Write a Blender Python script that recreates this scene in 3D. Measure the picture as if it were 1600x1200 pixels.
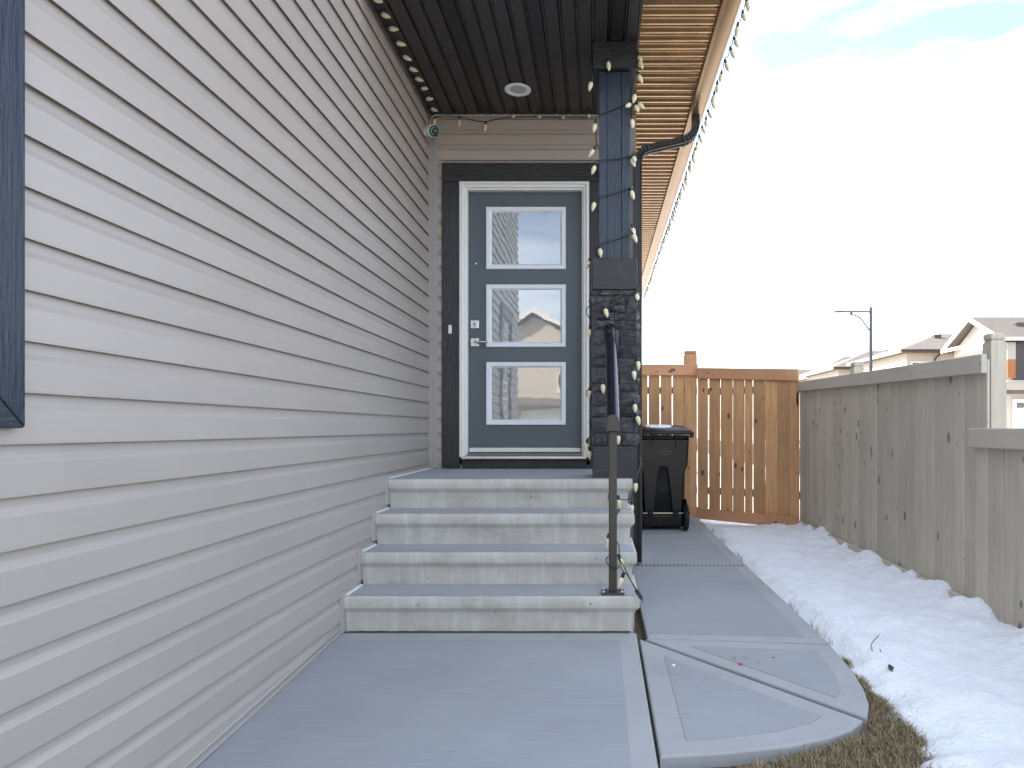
import bpy, bmesh, math, random
from mathutils import Vector, Matrix, noise
random.seed(7)
for o in list(bpy.data.objects):
    bpy.data.objects.remove(o)
S = bpy.context.scene
COL = S.collection
R = math.radians
# ------------------------------------------------------------------ camera
F, CX, CY, CH = 1067.0, 934.0, 669.0, 1.10          # focal length and principal point for a 1600x1200 frame, eye height
cd = bpy.data.cameras.new('camera'); cam = bpy.data.objects.new('camera', cd); COL.objects.link(cam)
cam.location = (0, 0, CH); cam.rotation_euler = (R(90), 0, 0)
cd.sensor_width = 36; cd.lens = 36 * F / 1600
cd.shift_x = -(CX - 800) / 1600; cd.shift_y = (CY - 600) / 1600
cd.clip_start = 0.05; cd.clip_end = 3000
S.camera = cam
S.render.resolution_x, S.render.resolution_y = 1024, 768
# ------------------------------------------------------------------ sky, sun, exposure
SUN_AZ, SUN_EL = R(-58), R(34)                       # azimuth from +Y towards +X
w = bpy.data.worlds.new('World'); S.world = w; w.use_nodes = True
nt = w.node_tree; nt.nodes.clear()
out = nt.nodes.new('ShaderNodeOutputWorld'); bg = nt.nodes.new('ShaderNodeBackground')
sky = nt.nodes.new('ShaderNodeTexSky'); sky.sky_type = 'NISHITA'; sky.sun_disc = False
sky.sun_elevation = SUN_EL; sky.sun_rotation = SUN_AZ; sky.dust_density = 1.2; sky.air_density = 1.0; sky.ozone_density = 1.0
tc = nt.nodes.new('ShaderNodeTexCoord'); mp = nt.nodes.new('ShaderNodeMapping'); mp.inputs['Scale'].default_value = (1.2, 1.2, 5.5)
mp.inputs['Rotation'].default_value = (R(6), R(8), R(20))
nz = nt.nodes.new('ShaderNodeTexNoise'); nz.inputs['Scale'].default_value = 2.1; nz.inputs['Detail'].default_value = 6; nz.inputs['Roughness'].default_value = .58
rp = nt.nodes.new('ShaderNodeMapRange'); rp.inputs[1].default_value = .38; rp.inputs[2].default_value = .68; rp.inputs[3].default_value = .075; rp.inputs[4].default_value = .85
mx = nt.nodes.new('ShaderNodeMix'); mx.data_type = 'RGBA'
mx.inputs[7].default_value = (6.8, 7.3, 8.1, 1)     # thin high cloud veil
L = nt.links.new
L(tc.outputs['Generated'], mp.inputs[0]); L(mp.outputs[0], nz.inputs['Vector']); L(nz.outputs[0], rp.inputs[0]); L(rp.outputs[0], mx.inputs[0])
L(sky.outputs[0], mx.inputs[6]); L(mx.outputs[2], bg.inputs[0]); bg.inputs[1].default_value = .13; L(bg.outputs[0], out.inputs[0])
sd = bpy.data.lights.new('sun', 'SUN'); sun = bpy.data.objects.new('sun', sd); COL.objects.link(sun)
sd.energy = 5.0; sd.angle = R(.5); sd.color = (1, .9, .76)
to_sun = Vector((math.sin(SUN_AZ) * math.cos(SUN_EL), math.cos(SUN_AZ) * math.cos(SUN_EL), math.sin(SUN_EL)))
sun.rotation_euler = to_sun.to_track_quat('Z', 'Y').to_euler()
sun.location = (-20, 30, 30)
S.view_settings.view_transform = 'Standard'; S.view_settings.look = 'None'; S.view_settings.gamma = 1
S.view_settings.exposure = 1.8
S.render.engine = 'CYCLES'
S.cycles.max_bounces = 8; S.cycles.diffuse_bounces = 5

# ------------------------------------------------------------------ materials
def mat(name, col, rough=.6, var=.1, vscale=4, bump=0, bscale=60, stretch=(1, 1, 1), spec=.5, metal=0, ior=1.5,
        knots=0, knot_col=(.06, .03, .015), grain=0, rnd=0, dist=.003, extra=None, emit=None):
    m = bpy.data.materials.new(name); m.use_nodes = True
    n = m.node_tree.nodes; l = m.node_tree.links.new
    b = n['Principled BSDF']
    b.inputs['Roughness'].default_value = rough; b.inputs['Metallic'].default_value = metal
    b.inputs['IOR'].default_value = ior; b.inputs['Specular IOR Level'].default_value = spec
    tc = n.new('ShaderNodeTexCoord'); vec = tc.outputs['Object']
    if rnd:
        oi = n.new('ShaderNodeObjectInfo'); mu = n.new('ShaderNodeVectorMath'); mu.operation = 'SCALE'
        cb = n.new('ShaderNodeCombineXYZ')
        for i in range(3): l(oi.outputs['Random'], cb.inputs[i])
        l(cb.outputs[0], mu.inputs[0]); mu.inputs['Scale'].default_value = 37.
        ad = n.new('ShaderNodeVectorMath'); l(vec, ad.inputs[0]); l(mu.outputs[0], ad.inputs[1]); vec = ad.outputs[0]
    def mapped(s):
        mp = n.new('ShaderNodeMapping'); mp.inputs['Scale'].default_value = s; l(vec, mp.inputs[0]); return mp.outputs[0]
    def noise_(s, scale, det=4, ro=.55, d=0):
        t = n.new('ShaderNodeTexNoise'); t.inputs['Scale'].default_value = scale; t.inputs['Detail'].default_value = det
        t.inputs['Roughness'].default_value = ro; t.inputs['Distortion'].default_value = d; l(mapped(s), t.inputs['Vector']); return t.outputs[0]
    def rng(v, a, b_, c, d):
        r = n.new('ShaderNodeMapRange'); r.inputs[1].default_value = a; r.inputs[2].default_value = b_
        r.inputs[3].default_value = c; r.inputs[4].default_value = d; l(v, r.inputs[0]); return r.outputs[0]
    def mixc(f, a, c, blend='MIX'):
        x = n.new('ShaderNodeMix'); x.data_type = 'RGBA'; x.blend_type = blend
        for sock, v in ((x.inputs[0], f), (x.inputs[6], a), (x.inputs[7], c)):
            if isinstance(v, (tuple, list)): sock.default_value = tuple(v) + (1,) * (4 - len(v))
            elif isinstance(v, (int, float)): sock.default_value = v
            else: l(v, sock)
        return x.outputs[2]
    c = None
    fac = rng(noise_((1, 1, 1), vscale), .25, .75, 0, 1)
    c = mixc(fac, tuple(x * (1 - var) for x in col), tuple(min(1, x * (1 + var)) for x in col))
    if rnd:
        rr = rng(oi.outputs['Random'], 0, 1, 1 - rnd, 1 + rnd); cb2 = n.new('ShaderNodeCombineXYZ')
        for i in range(3): l(rr, cb2.inputs[i])
        c = mixc(1.0, c, cb2.outputs[0], 'MULTIPLY')
    bv = None
    if grain:
        g = noise_(stretch, 42, 5, .6, .6); c = mixc(rng(g, .35, .7, 0, grain), c, tuple(x * .45 for x in col))
    if knots:
        v = n.new('ShaderNodeTexVoronoi'); v.inputs['Scale'].default_value = knots
        s2 = tuple(.55 if k < .5 else 1 for k in stretch); l(mapped(s2), v.inputs['Vector'])
        sp = n.new('ShaderNodeSeparateColor'); l(v.outputs['Color'], sp.inputs[0])
        th = rng(sp.outputs[0], .25, 1, 0, 1); r2 = n.new('ShaderNodeMath'); r2.operation = 'MULTIPLY_ADD'; l(th, r2.inputs[0]); r2.inputs[1].default_value = .27; r2.inputs[2].default_value = -.02
        df = n.new('ShaderNodeMath'); df.operation = 'SUBTRACT'; l(r2.outputs[0], df.inputs[0]); l(v.outputs['Distance'], df.inputs[1])
        kf = rng(df.outputs[0], -.04, .06, 0, .9); c = mixc(kf, c, knot_col)
    if extra:
        c = extra(n, l, mapped, noise_, rng, mixc, c, b) or c
    l(c, b.inputs['Base Color'])
    if bump:
        bn = n.new('ShaderNodeBump'); bn.inputs['Strength'].default_value = bump; bn.inputs['Distance'].default_value = dist
        l(noise_(stretch, bscale, 4, .6, .3), bn.inputs['Height']); l(bn.outputs[0], b.inputs['Normal'])
    if emit:
        b.inputs['Emission Color'].default_value = emit + (1,); b.inputs['Emission Strength'].default_value = 1
    return m

def streaks(n, l, mapped, noise_, rng, mixc, c, b):      # weathering and pits of cast concrete
    s = noise_((9, 3, .7), 2.2, 5, .6); c = mixc(rng(s, .48, .74, 0, .75), c, (.66, .64, .59))
    s = noise_((3, 3, 5), 1.6, 5, .65); c = mixc(rng(s, .5, .78, 0, .6), c, (.29, .262, .22))
    v = n.new('ShaderNodeTexVoronoi'); v.inputs['Scale'].default_value = 11; v.inputs['Randomness'].default_value = 1
    l(mapped((1, 1, 1)), v.inputs['Vector'])
    s = noise_((1, 1, 1), 6, 2); sz = n.new('ShaderNodeMath'); sz.operation = 'MULTIPLY'; l(rng(s, .42, .5, 0, 1), sz.inputs[0]); l(rng(v.outputs['Distance'], .035, .075, .95, 0), sz.inputs[1])
    return mixc(sz.outputs[0], c, (.1, .095, .085))
def scuff(n, l, mapped, noise_, rng, mixc, c, b):          # chalky scuffs on the stones
    return mixc(rng(noise_((1, 1, 1.6), 24, 6, .7), .58, .8, 0, .5), c, (.22, .21, .21))
def slab_dirt(n, l, mapped, noise_, rng, mixc, c, b):
    s = noise_((1, 1, 1), .9, 6, .65); c = mixc(rng(s, .45, .75, 0, .5), c, (.22, .222, .222))
    s = noise_((1.2, 14, 1), 4, 4, .6); c = mixc(rng(s, .62, .8, 0, .45), c, (.2, .205, .21))
    s = noise_((2, 2, 2), 60, 2, .5); return mixc(rng(s, .70, .76, 0, .5), c, (.2, .195, .18))
def broom(n, l, mapped, noise_, rng, mixc, c, b):
    c = slab_dirt(n, l, mapped, noise_, rng, mixc, c, b)
    s = noise_((.8, 60, 1), 3.2, 3, .6); return mixc(rng(s, .35, .7, 0, .42), c, (.40, .42, .44))
def vented(n, l, mapped, noise_, rng, mixc, c, b):       # punched holes of the vented soffit strips
    v = n.new('ShaderNodeTexVoronoi'); v.inputs['Scale'].default_value = 62; v.inputs['Randomness'].default_value = .12
    mp = mapped((1, .8, 0)); l(mp, v.inputs['Vector'])
    return mixc(rng(v.outputs['Distance'], .16, .3, .75, 0), c, (.2, .18, .17))
def shingle(n, l, mapped, noise_, rng, mixc, c, b):
    t = n.new('ShaderNodeTexBrick'); t.inputs['Scale'].default_value = 3.2; l(mapped((1, 1, 1)), t.inputs['Vector'])
    t.inputs['Color1'].default_value = (1, 1, 1, 1); t.inputs['Color2'].default_value = (.72, .72, .72, 1); t.inputs['Mortar'].default_value = (.5, .5, .5, 1)
    return mixc(.7, c, t.outputs['Color'], 'MULTIPLY')
def lap(n, l, mapped, noise_, rng, mixc, c, b):           # far lap siding, too small to tell the courses apart
    wv = n.new('ShaderNodeTexWave'); wv.bands_direction = 'Z'; wv.inputs['Scale'].default_value = 2.6; wv.wave_profile = 'SAW'; l(mapped((1, 1, 1)), wv.inputs['Vector'])
    return mixc(rng(wv.outputs[0], .85, 1, 0, .4), c, (.25, .22, .2))

M = {}
M['siding'] = mat('vinyl_siding', (.420, .362, .322), .36, .05, 1.1, .5, 85, (1, .035, 1), rnd=.03, dist=.0014, spec=.65)
M['siding_x'] = mat('vinyl_siding_across', (.47, .40, .345), .38, .03, 1.3, .5, 85, (.035, 1, 1), rnd=.02, dist=.0014)
M['vinyl_trim'] = mat('vinyl_trim', (.40, .368, .352), .4, .03)
M['navy_z'] = mat('navy_trim_upright', (.021, .029, .046), .34, .25, 3, 1., 95, (1, 1, .09), dist=.006, rnd=.1)
M['navy_x'] = mat('navy_trim_level', (.026, .030, .040), .38, .25, 3, 1., 75, (.09, 1, 1), dist=.006, rnd=.1)
M['navy_y'] = mat('navy_trim_depth', (.026, .030, .040), .38, .25, 3, 1., 75, (1, .09, 1), dist=.006, rnd=.1)
M['black_z'] = mat('black_trim_upright', (.020, .019, .020), .38, .25, 3, 1., 95, (1, 1, .09), dist=.006, rnd=.1)
M['black_x'] = mat('black_trim_level', (.022, .021, .022), .38, .25, 3, 1., 95, (.09, 1, 1), dist=.006, rnd=.1)
M['door'] = mat('door_paint', (.088, .112, .125), .42, .03, 2, .05, 200)
M['frame'] = mat('door_frame_paint', (.82, .79, .74), .4, .04)
M['white'] = mat('white_plastic', (.88, .88, .88), .35, .02)
M['pane_frame'] = mat('pane_frame_white', (.84, .85, .88), .4, .02)
M['glass'] = mat('door_glass', (.27, .28, .28), .015, .03, 2, .03, 2.2, (1, 1, .6), ior=2.7, dist=.02)
M['dark_glass'] = mat('window_glass', (.02, .025, .03), .03, .05, 2, ior=1.9)
M['chrome'] = mat('satin_nickel', (.72, .72, .72), .25, .02, metal=1)
M['sill'] = mat('aluminium_sill', (.66, .58, .54), .35, .06, metal=.6)
M['tread_plate'] = mat('threshold_tread', (.2, .19, .18), .5, .1)
M['black_soffit'] = mat('black_soffit', (.018, .016, .015), .38, .1)
M['vent_soffit'] = mat('vented_soffit', (.018, .016, .015), .4, .1, extra=vented)
M['bronze'] = mat('bronze_soffit', (.36, .215, .10), .25, .2, 6, .2, 8, (4, .5, 1), metal=.65)
M['gutter'] = mat('bronze_gutter', (.32, .205, .105), .3, .06, 3, metal=.55)
M['black_metal'] = mat('black_downspout', (.022, .021, .02), .33, .1)
M['rail_bronze'] = mat('rail_paint', (.05, .04, .033), .38, .1)
M['rail_black'] = mat('rail_cap_paint', (.012, .014, .02), .22, .1)
M['stone'] = mat('black_ledgestone', (.05, .046, .048), .55, .55, 14, 1., 34, dist=.014, rnd=.45, spec=.5, extra=scuff)
M['mortar'] = mat('mortar', (.03, .028, .027), .9, .3, 30, .5, 80)
M['chalk'] = mat('efflorescence', (.32, .31, .30), .9, .3, 40)
M['tread'] = mat('tread_concrete', (.38, .385, .39), .85, .07, 2, .8, 34, (.10, 6, 1), extra=broom)
M['step'] = mat('cast_concrete', (.52, .49, .44), .85, .12, 3, .35, 55, dist=.003, extra=streaks)
M['slab'] = mat('trowelled_concrete', (.38, .38, .385), .75, .07, 3, .15, 60, (1, 8, 1), extra=slab_dirt)
M['field'] = mat('broomed_concrete', (.31, .32, .333), .85, .07, 2, .8, 34, (.10, 6, 1), extra=broom)
M['dirt'] = mat('ground_snow', (.62, .60, .57), .9, .1, .3, extra=lambda n, l, mp_, ns, rg, mx_, c, b: mx_(rg(ns((1, 1, 1), .12, 5, .6), .52, .6, 0, 1), c, (.14, .115, .07)))
M['asphalt'] = mat('asphalt', (.06, .06, .062), .9, .2, 1)
M['soil'] = mat('soil', (.09, .07, .045), .95, .3, 20, .8, 40)
M['snow'] = mat('snow', (.86, .87, .89), .65, .05, 7, .8, 42, (.8, 1.3, 1), dist=.02, spec=.3)
M['cedar'] = mat('cedar_upright', (.66, .36, .165), .7, .14, 2.2, .35, 50, (1, 1, .05), knots=12, knot_col=(.12, .055, .025), grain=.5, rnd=.2)
M['cedar_x'] = mat('cedar_level', (.62, .32, .165), .7, .12, 2.2, .3, 50, (.05, 1, 1), knots=11, knot_col=(.13, .055, .03), grain=.35, rnd=.1)
M['grey'] = mat('grey_stain_upright', (.56, .50, .405), .75, .08, 2, .4, 50, (1, 1, .05), knots=11, knot_col=(.17, .155, .13), grain=.3, rnd=.1)
M['grey_y'] = mat('grey_stain_level', (.57, .515, .425), .75, .07, 2, .35, 50, (1, .05, 1), knots=8, knot_col=(.22, .205, .18), grain=.22, rnd=.04)
M['grey_post'] = mat('weathered_post', (.58, .51, .40), .75, .1, 3, .5, 50, (1, 1, .05), knots=9, knot_col=(.2, .18, .14), grain=.35)
M['bin'] = mat('black_bin_plastic', (.009, .009, .010), .24, .15, 5, .12, 3, dist=.03, spec=.3)
M['rubber'] = mat('rubber', (.012, .012, .012), .7, .1)
M['axle'] = mat('axle_metal', (.6, .5, .3), .35, .05, metal=.7)
M['emboss'] = mat('bin_mark', (.06, .06, .06), .4, .1)
M['bulb'] = mat('frosted_bulb', (.78, .68, .46), .3, .05, 30)
M['green'] = mat('green_cable', (.012, .03, .026), .5, .1)
M['grass'] = mat('dry_grass', (.30, .24, .14), .9, .6, 45, rnd=0)
M['twig'] = mat('twig', (.12, .09, .06), .9, .2)
M['leaf'] = mat('dead_leaf', (.05, .04, .035), .9, .2)
M['red'] = mat('red_stain', (.42, .07, .06), .8, .3, 90)
M['shingle'] = mat('roof_shingles', (.165, .142, .125), .9, .1, 2, extra=shingle)
M['far_cream'] = mat('far_siding_cream', (.50, .44, .37), .7, .04, extra=lap)
M['far_white'] = mat('far_trim_white', (.72, .71, .69), .6, .02)
M['far_brown'] = mat('far_siding_brown', (.075, .058, .055), .7, .05, extra=lap)
M['far_orange'] = mat('far_panel_orange', (.42, .15, .05), .6, .1)
M['lamp'] = mat('lamp_paint', (.035, .045, .055), .4, .05)
M['led'] = mat('lens_grey', (.5, .47, .43), .5, .04)
M['green_glow'] = mat('camera_ring', (.03, .2, .13), .4, 0, emit=(.01, .12, .08))

# ------------------------------------------------------------------ mesh helpers
def P(x, y, Y):                                          # a photo point at depth Y, in metres
    return Vector(((x - CX) / F * Y, Y, CH - (y - CY) / F * Y))
class MB:
    def __init__(s): s.v = []; s.f = []
    def add(s, vs, fs):
        k = len(s.v); s.v += [Vector(v) for v in vs]; s.f += [[i + k for i in f] for f in fs]; return s
    def box(s, x0, x1, y0, y1, z0, z1):
        return s.add([(x0, y0, z0), (x1, y0, z0), (x1, y1, z0), (x0, y1, z0), (x0, y0, z1), (x1, y0, z1), (x1, y1, z1), (x0, y1, z1)],
                     [(3, 2, 1, 0), (4, 5, 6, 7), (0, 1, 5, 4), (1, 2, 6, 5), (2, 3, 7, 6), (3, 0, 4, 7)])
    def loft(s, rings, cap0=True, cap1=True, closed=True):
        n = len(rings[0]); vs = [v for r in rings for v in r]; fs = []
        for i in range(len(rings) - 1):
            for j in range(n if closed else n - 1):
                a = i * n + j; b = i * n + (j + 1) % n; fs.append((a, b, b + n, a + n))
        if cap0: fs.append(tuple(range(n - 1, -1, -1)))
        if cap1: fs.append(tuple(range((len(rings) - 1) * n, len(rings) * n)))
        return s.add(vs, fs)
    def sweep(s, pts, prof, up=(0, 0, 1), cap=True):
        pts = [Vector(p) for p in pts]; rings = []; u = Vector(up)
        for i, p in enumerate(pts):
            t = (pts[min(i + 1, len(pts) - 1)] - pts[max(i - 1, 0)]).normalized()
            u2 = u - t * u.dot(t)
            if u2.length < 1e-3: u2 = t.orthogonal()
            u = u2.normalized(); r = t.cross(u)
            k = prof(i) if callable(prof) else prof
            rings.append([p + r * a + u * b for a, b in k])
        return s.loft(rings, cap, cap)
    def tube(s, pts, r, n=6, up=(0, 0, 1)):
        return s.sweep(pts, [(r * math.cos(6.2832 * i / n), r * math.sin(6.2832 * i / n)) for i in range(n)], up)
    def lathe(s, prof, n=16, M4=None):
        rings = [[Vector((r * math.cos(6.2832 * j / n), r * math.sin(6.2832 * j / n), z)) for j in range(n)] for r, z in prof]
        if M4: rings = [[M4 @ v for v in r] for r in rings]
        return s.loft(rings)
    def mesh(s, name, m, smooth=False):
        me = bpy.data.meshes.new(name); me.from_pydata([tuple(v) for v in s.v], [], s.f); me.materials.append(m)
        bm = bmesh.new(); bm.from_mesh(me); bmesh.ops.recalc_face_normals(bm, faces=bm.faces); bm.to_mesh(me); bm.free()
        if smooth: me.polygons.foreach_set('use_smooth', [True] * len(me.polygons))
        return me
    def build(s, name, m, parent=None, smooth=False, bevel=0, seg=2, auto=0):
        return link(name, s.mesh(name, m, smooth or bool(auto)), parent, bevel, seg, auto)
def org(o):
    p = Vector((0, 0, 0))
    while o: p += o.location; o = o.parent
    return p
def link(name, me, parent=None, bevel=0, seg=2, auto=0, loc=None):
    o = bpy.data.objects.new(name, me); COL.objects.link(o)
    if parent: o.parent = parent
    o.location = (Vector(loc) if loc is not None else Vector((0, 0, 0))) - (org(parent) if parent else Vector((0, 0, 0)))
    if bevel:
        b = o.modifiers.new('bevel', 'BEVEL'); b.width = bevel; b.segments = seg; b.limit_method = 'ANGLE'
    if auto:
        me.set_sharp_from_angle(angle=auto)
    return o
def thing(name, loc, label, cat, group=None):
    o = bpy.data.objects.new(name, None); COL.objects.link(o); o.location = loc; o.empty_display_size = .1
    return tag(o, label, cat, group)
def tag(o, label, cat, group=None):
    o['label'] = label; o['category'] = cat
    if group: o['group'] = group
    return o
def struct(o, kind='structure'):
    o['kind'] = kind; return o
def smooth_path(pts, k=6):                                # Catmull-Rom through points
    pts = [Vector(p) for p in pts]; q = [pts[0]] + pts + [pts[-1]]; o = []
    for i in range(1, len(q) - 2):
        for j in range(k):
            t = j / k; a, b, c, d = q[i - 1:i + 3]
            o.append(.5 * (2 * b + (c - a) * t + (2 * a - 5 * b + 4 * c - d) * t * t + (3 * b - a - 3 * c + d) * t ** 3))
    return o + [pts[-1]]

# ------------------------------------------------------------------ ground and paving
XW, YD, XE = -1.381, 5.58, .30                            # left wall plane, door wall plane, side wall plane
def gz(Y): return -max(0, 3.6 - Y) * .045
g = MB().add([(-900, -900, -.42), (900, -900, -.42), (900, 1500, -.42), (-900, 1500, -.42)], [(0, 1, 2, 3)]).build('ground', M['dirt']); struct(g)
s_ = MB().add([(-1.5, -3.2, gz(-3.2) - .05), (2.31, -3.2, gz(-3.2) - .05), (2.31, 3.6, -.05), (2.31, 8.6, -.05), (-1.5, 8.6, -.05), (-1.5, 3.6, -.05)], [(0, 1, 2, 5), (5, 2, 3, 4)])
struct(s_.build('soil', M['soil']))
struct(MB().add([(6.5, -18, -.38), (14.5, -18, -.38), (14.5, 400, -.38), (6.5, 400, -.38)], [(0, 1, 2, 3)]).build('road', M['asphalt']))
struct(MB().add([(-300, -27, -.376), (300, -27, -.376), (300, -18, -.376), (-300, -18, -.376)], [(0, 1, 2, 3)]).build('road', M['asphalt']))
struct(MB().add([(-8, -18, -.372), (.2076, -18, -.372), (.2076, -3.02, gz(-3) - .02), (-8, -3.02, gz(-3) - .02)], [(0, 1, 2, 3)]).build('driveway', M['field']))
def inset(poly, d):
    n = len(poly); o = []
    for i in range(n):
        a, b, c = Vector(poly[i - 1]), Vector(poly[i]), Vector(poly[(i + 1) % n])
        e1 = (b - a).normalized(); e2 = (c - b).normalized(); n1 = Vector((-e1.y, e1.x)); n2 = Vector((-e2.y, e2.x))
        k = (n1 + n2); k = k / max(.35, k.dot(n1)) ; o.append(tuple(b + k * d))
    return o
def slab(name, poly, fields, level=None):
    z = (lambda y: gz(y)) if level is None else (lambda y: level)
    o = MB().loft([[(x, y, z(y) - .11) for x, y in poly], [(x, y, z(y) - .007) for x, y in poly],
                   [(x, y, z(y) - .002) for x, y in inset(poly, .003)], [(x, y, z(y)) for x, y in inset(poly, .009)]], False).build(name, M['slab'])
    struct(o)
    for fl in fields:
        MB().loft([[(x, y, z(y) - .02) for x, y in fl], [(x, y, z(y) + .0025) for x, y in fl]], False).build('broomed_field', M['field'], o)
    return o
p0 = [(XW, -3), (.2076, -3), (.2076, 3.672), (XW, 3.672)]
slab('front_slab', p0, [[(XW + .03, -2.9), (.115, -2.9), (.115, 3.55), (XW + .03, 3.55)]])
pA = [(.2196, 2.40), (.45, 2.425), (.7, 2.475), (.87, 2.54), (.97, 2.60), (1.038, 2.672), (.2196, 3.572)]
slab('corner_slab', pA, [[(.325, 2.51), (.45, 2.525), (.67, 2.575), (.82, 2.64), (.885, 2.70), (.325, 3.32)]])
pB = [(.25, 3.572), (1.062, 2.690), (1.12, 2.82), (1.155, 2.97), (1.178, 3.15), (1.187, 3.492)]
slab('corner_slab', pB, [[(.47, 3.46), (1.0, 2.865), (1.045, 2.94), (1.07, 3.04), (1.085, 3.17), (1.09, 3.405)]])
pC = [(.262, 3.580), (1.187, 3.500), (1.195, 5.44), (.262, 5.44)]
slab('path_slab', pC, [[(.28, 3.66), (1.085, 3.59), (1.095, 5.40), (.28, 5.40)]], 0)
slab('path_slab', [(.262, 5.51), (1.195, 5.51), (1.21, 6.98), (.262, 6.98)], [[(.28, 5.55), (1.10, 5.55), (1.11, 6.95), (.28, 6.95)]], 0)
slab('path_slab', [(.262, 6.988), (1.21, 6.988), (1.225, 8.6), (.262, 8.6)], [[(.28, 7.03), (1.12, 7.03), (1.13, 8.5), (.28, 8.5)]], 0)
# drain
dr = thing('trench_drain', (.73, 5.475, 0), 'narrow dark trench drain grate set across the side path', 'drain')
MB().box(.262, 1.197, 5.444, 5.507, -.06, -.022).build('channel', M['rubber'], dr)
fr = MB().box(.262, 1.197, 5.4445, 5.453, -.021, .002).box(.262, 1.197, 5.498, 5.5065, -.021, .002).build('frame', M['chrome'], dr)
me = MB().box(-.008, .008, -.0225, .0225, -.02, .001).mesh('grate_bar', mat('grate_grey', (.42, .43, .46), .5))
for i in range(29): link('grate_bar', me, dr, loc=(.278 + i * .032, 5.4755, 0))
# red stains
for i, (x, y, r1, r2) in enumerate([(1157, 1038.5, .012, .006), (1147, 1029, .008, .0025), (1208, 1028.5, .009, .003), (1184, 1037, .004, .0025), (1165, 1029, .013, .001)]):
    Y = 1.262 / ((y - CY) / F + .045); p = P(x, y, Y); X = p.x
    ring = [(X + r1 * (1 + .4 * noise.noise((i, a, 0))) * math.cos(a), Y + r2 * 2 * (1 + .5 * noise.noise((i, a, 4))) * math.sin(a)) for a in [k * 6.2832 / 14 for k in range(14)]]
    o = MB().loft([[(a, b, gz(b) + .003) for a, b in ring], [(a, b, gz(b) + .0042) for a, b in ring]], False).build('paint_stain', M['red'])
    tag(o, ['largest red stain on the corner slab', 'long thin red smear beside the largest stain', 'red fleck nearest the snow on the corner slab', 'tiny red dot between the two larger red flecks', 'faint red streak above the largest stain'][i], 'stain', 'red stains on the corner slab')
# paint chip
tag(MB().loft([[(.347, 3.20, gz(3.2) + .003), (.362, 3.195, gz(3.2) + .003), (.366, 3.215, gz(3.2) + .003), (.350, 3.22, gz(3.2) + .003)],
               [(.348, 3.20, gz(3.2) + .007), (.361, 3.197, gz(3.2) + .007), (.364, 3.213, gz(3.2) + .007), (.351, 3.217, gz(3.2) + .007)]]).build('paper_scrap', M['white']),
    'tiny white scrap lying on the concrete near the joint', 'scrap')

# ------------------------------------------------------------------ snow, grass
def path_x(Y):
    pts = [(-3, 1.6), (1.8, 1.16), (2.4, 1.18), (2.62, 1.19), (2.84, 1.175), (3.0, 1.165), (3.2, 1.178), (3.45, 1.182), (8.9, 1.225)]
    for (a, b), (c, d) in zip(pts, pts[1:]):
        if a <= Y <= c: return b + (d - b) * (Y - a) / (c - a)
    return 1.2
def fbm(x, y, z=0, o=4):
    return noise.fractal((x, y, z), 1.0, 2.0, o)
nx, ny = 64, 430; vs = []; fs = []
for j in range(ny + 1):
    Y = 1.0 + j * 7.55 / ny
    k0 = max(0, min(1, (3.5 - Y) / .25))
    e = path_x(Y) - .05 * (1 - k0) - .03 * k0 + .014 * fbm(Y * 3.1, 2) + .012 * noise.noise((Y * 19, 4, 0)) + k0 * (.09 * noise.noise((Y * 5.2, 1, 3)) + .04 * noise.noise((Y * 15, 1, 3)))
    for i in range(nx + 1):
        u = i / nx; X = e + (2.32 - e) * u
        d = X - e
        z = gz(Y) * .9 - .066 + .085 * min(1, d / .16) ** .6 + .035 * fbm(X * 1.7, Y * 1.7, 5) * min(1, d / .15) + .012 * fbm(X * 7, Y * 5, 9) + .004 * fbm(X * 26, Y * 22, 2)
        k = max(0, 1 - (2.27 - X) / .42)
        z += k * (.028 + .07 * max(-.25, fbm(X * 3, Y * 4.6, 11)) + .028 * noise.noise((X * 9, Y * 11, 5)))
        if X > 2.24: z -= (X - 2.24) * .5
        if Y > 7.3: z -= (Y - 7.3) * .05
        vs.append((X, Y, z))
for j in range(ny):
    for i in range(nx):
        a = j * (nx + 1) + i; fs.append((a, a + 1, a + nx + 2, a + nx + 1))
struct(MB().add(vs, fs).build('snow', M['snow'], smooth=True))
gm = MB()
def blade(x, y, z, h, lean, wd=.0022):
    a = random.uniform(0, 6.28); dx, dy = math.cos(a) * lean, math.sin(a) * lean; b = a + 1.57
    wx, wy = math.cos(b) * wd, math.sin(b) * wd
    gm.add([(x - wx, y - wy, z), (x + wx, y + wy, z), (x + dx * .45 + wx * .7, y + dy * .45 + wy * .7, z + h * .65), (x + dx * .45 - wx * .7, y + dy * .45 - wy * .7, z + h * .65), (x + dx, y + dy, z + h)], [(0, 1, 2, 3), (3, 2, 4)])
for i in range(26000):
    Y = random.uniform(1.7, 3.35); e = path_x(Y)
    x0 = 1.19 if Y > 3.15 else (1.185 - (3.15 - Y) ** 2 * .55 if Y > 2.6 else 1.02 - (2.6 - Y) * 2.2)
    x0 = max(x0, .25); X = random.uniform(x0, e + .03 + .1 * max(0, noise.noise((Y * 6, 2, 8))))
    if random.random() < .35 and Y > 2.9: continue
    blade(X, Y, gz(Y) - .052, random.uniform(.018, .055), random.uniform(.01, .05))
for i in range(420):
    Y = random.uniform(3.35, 7.4)
    if noise.noise((Y * 2.3, 7, 1)) < .05: continue
    blade(path_x(Y) + random.uniform(-.005, .03), Y, -.03, random.uniform(.045, .075), random.uniform(.02, .05), .0013)
struct(gm.build('grass', M['grass']), 'stuff')
def twig(px, r, label):
    pts = smooth_path(px, 4); o = MB().tube(pts, r, 5).build('dry_twig', M['twig']); tag(o, label, 'twig', 'twigs in the snow')
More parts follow.
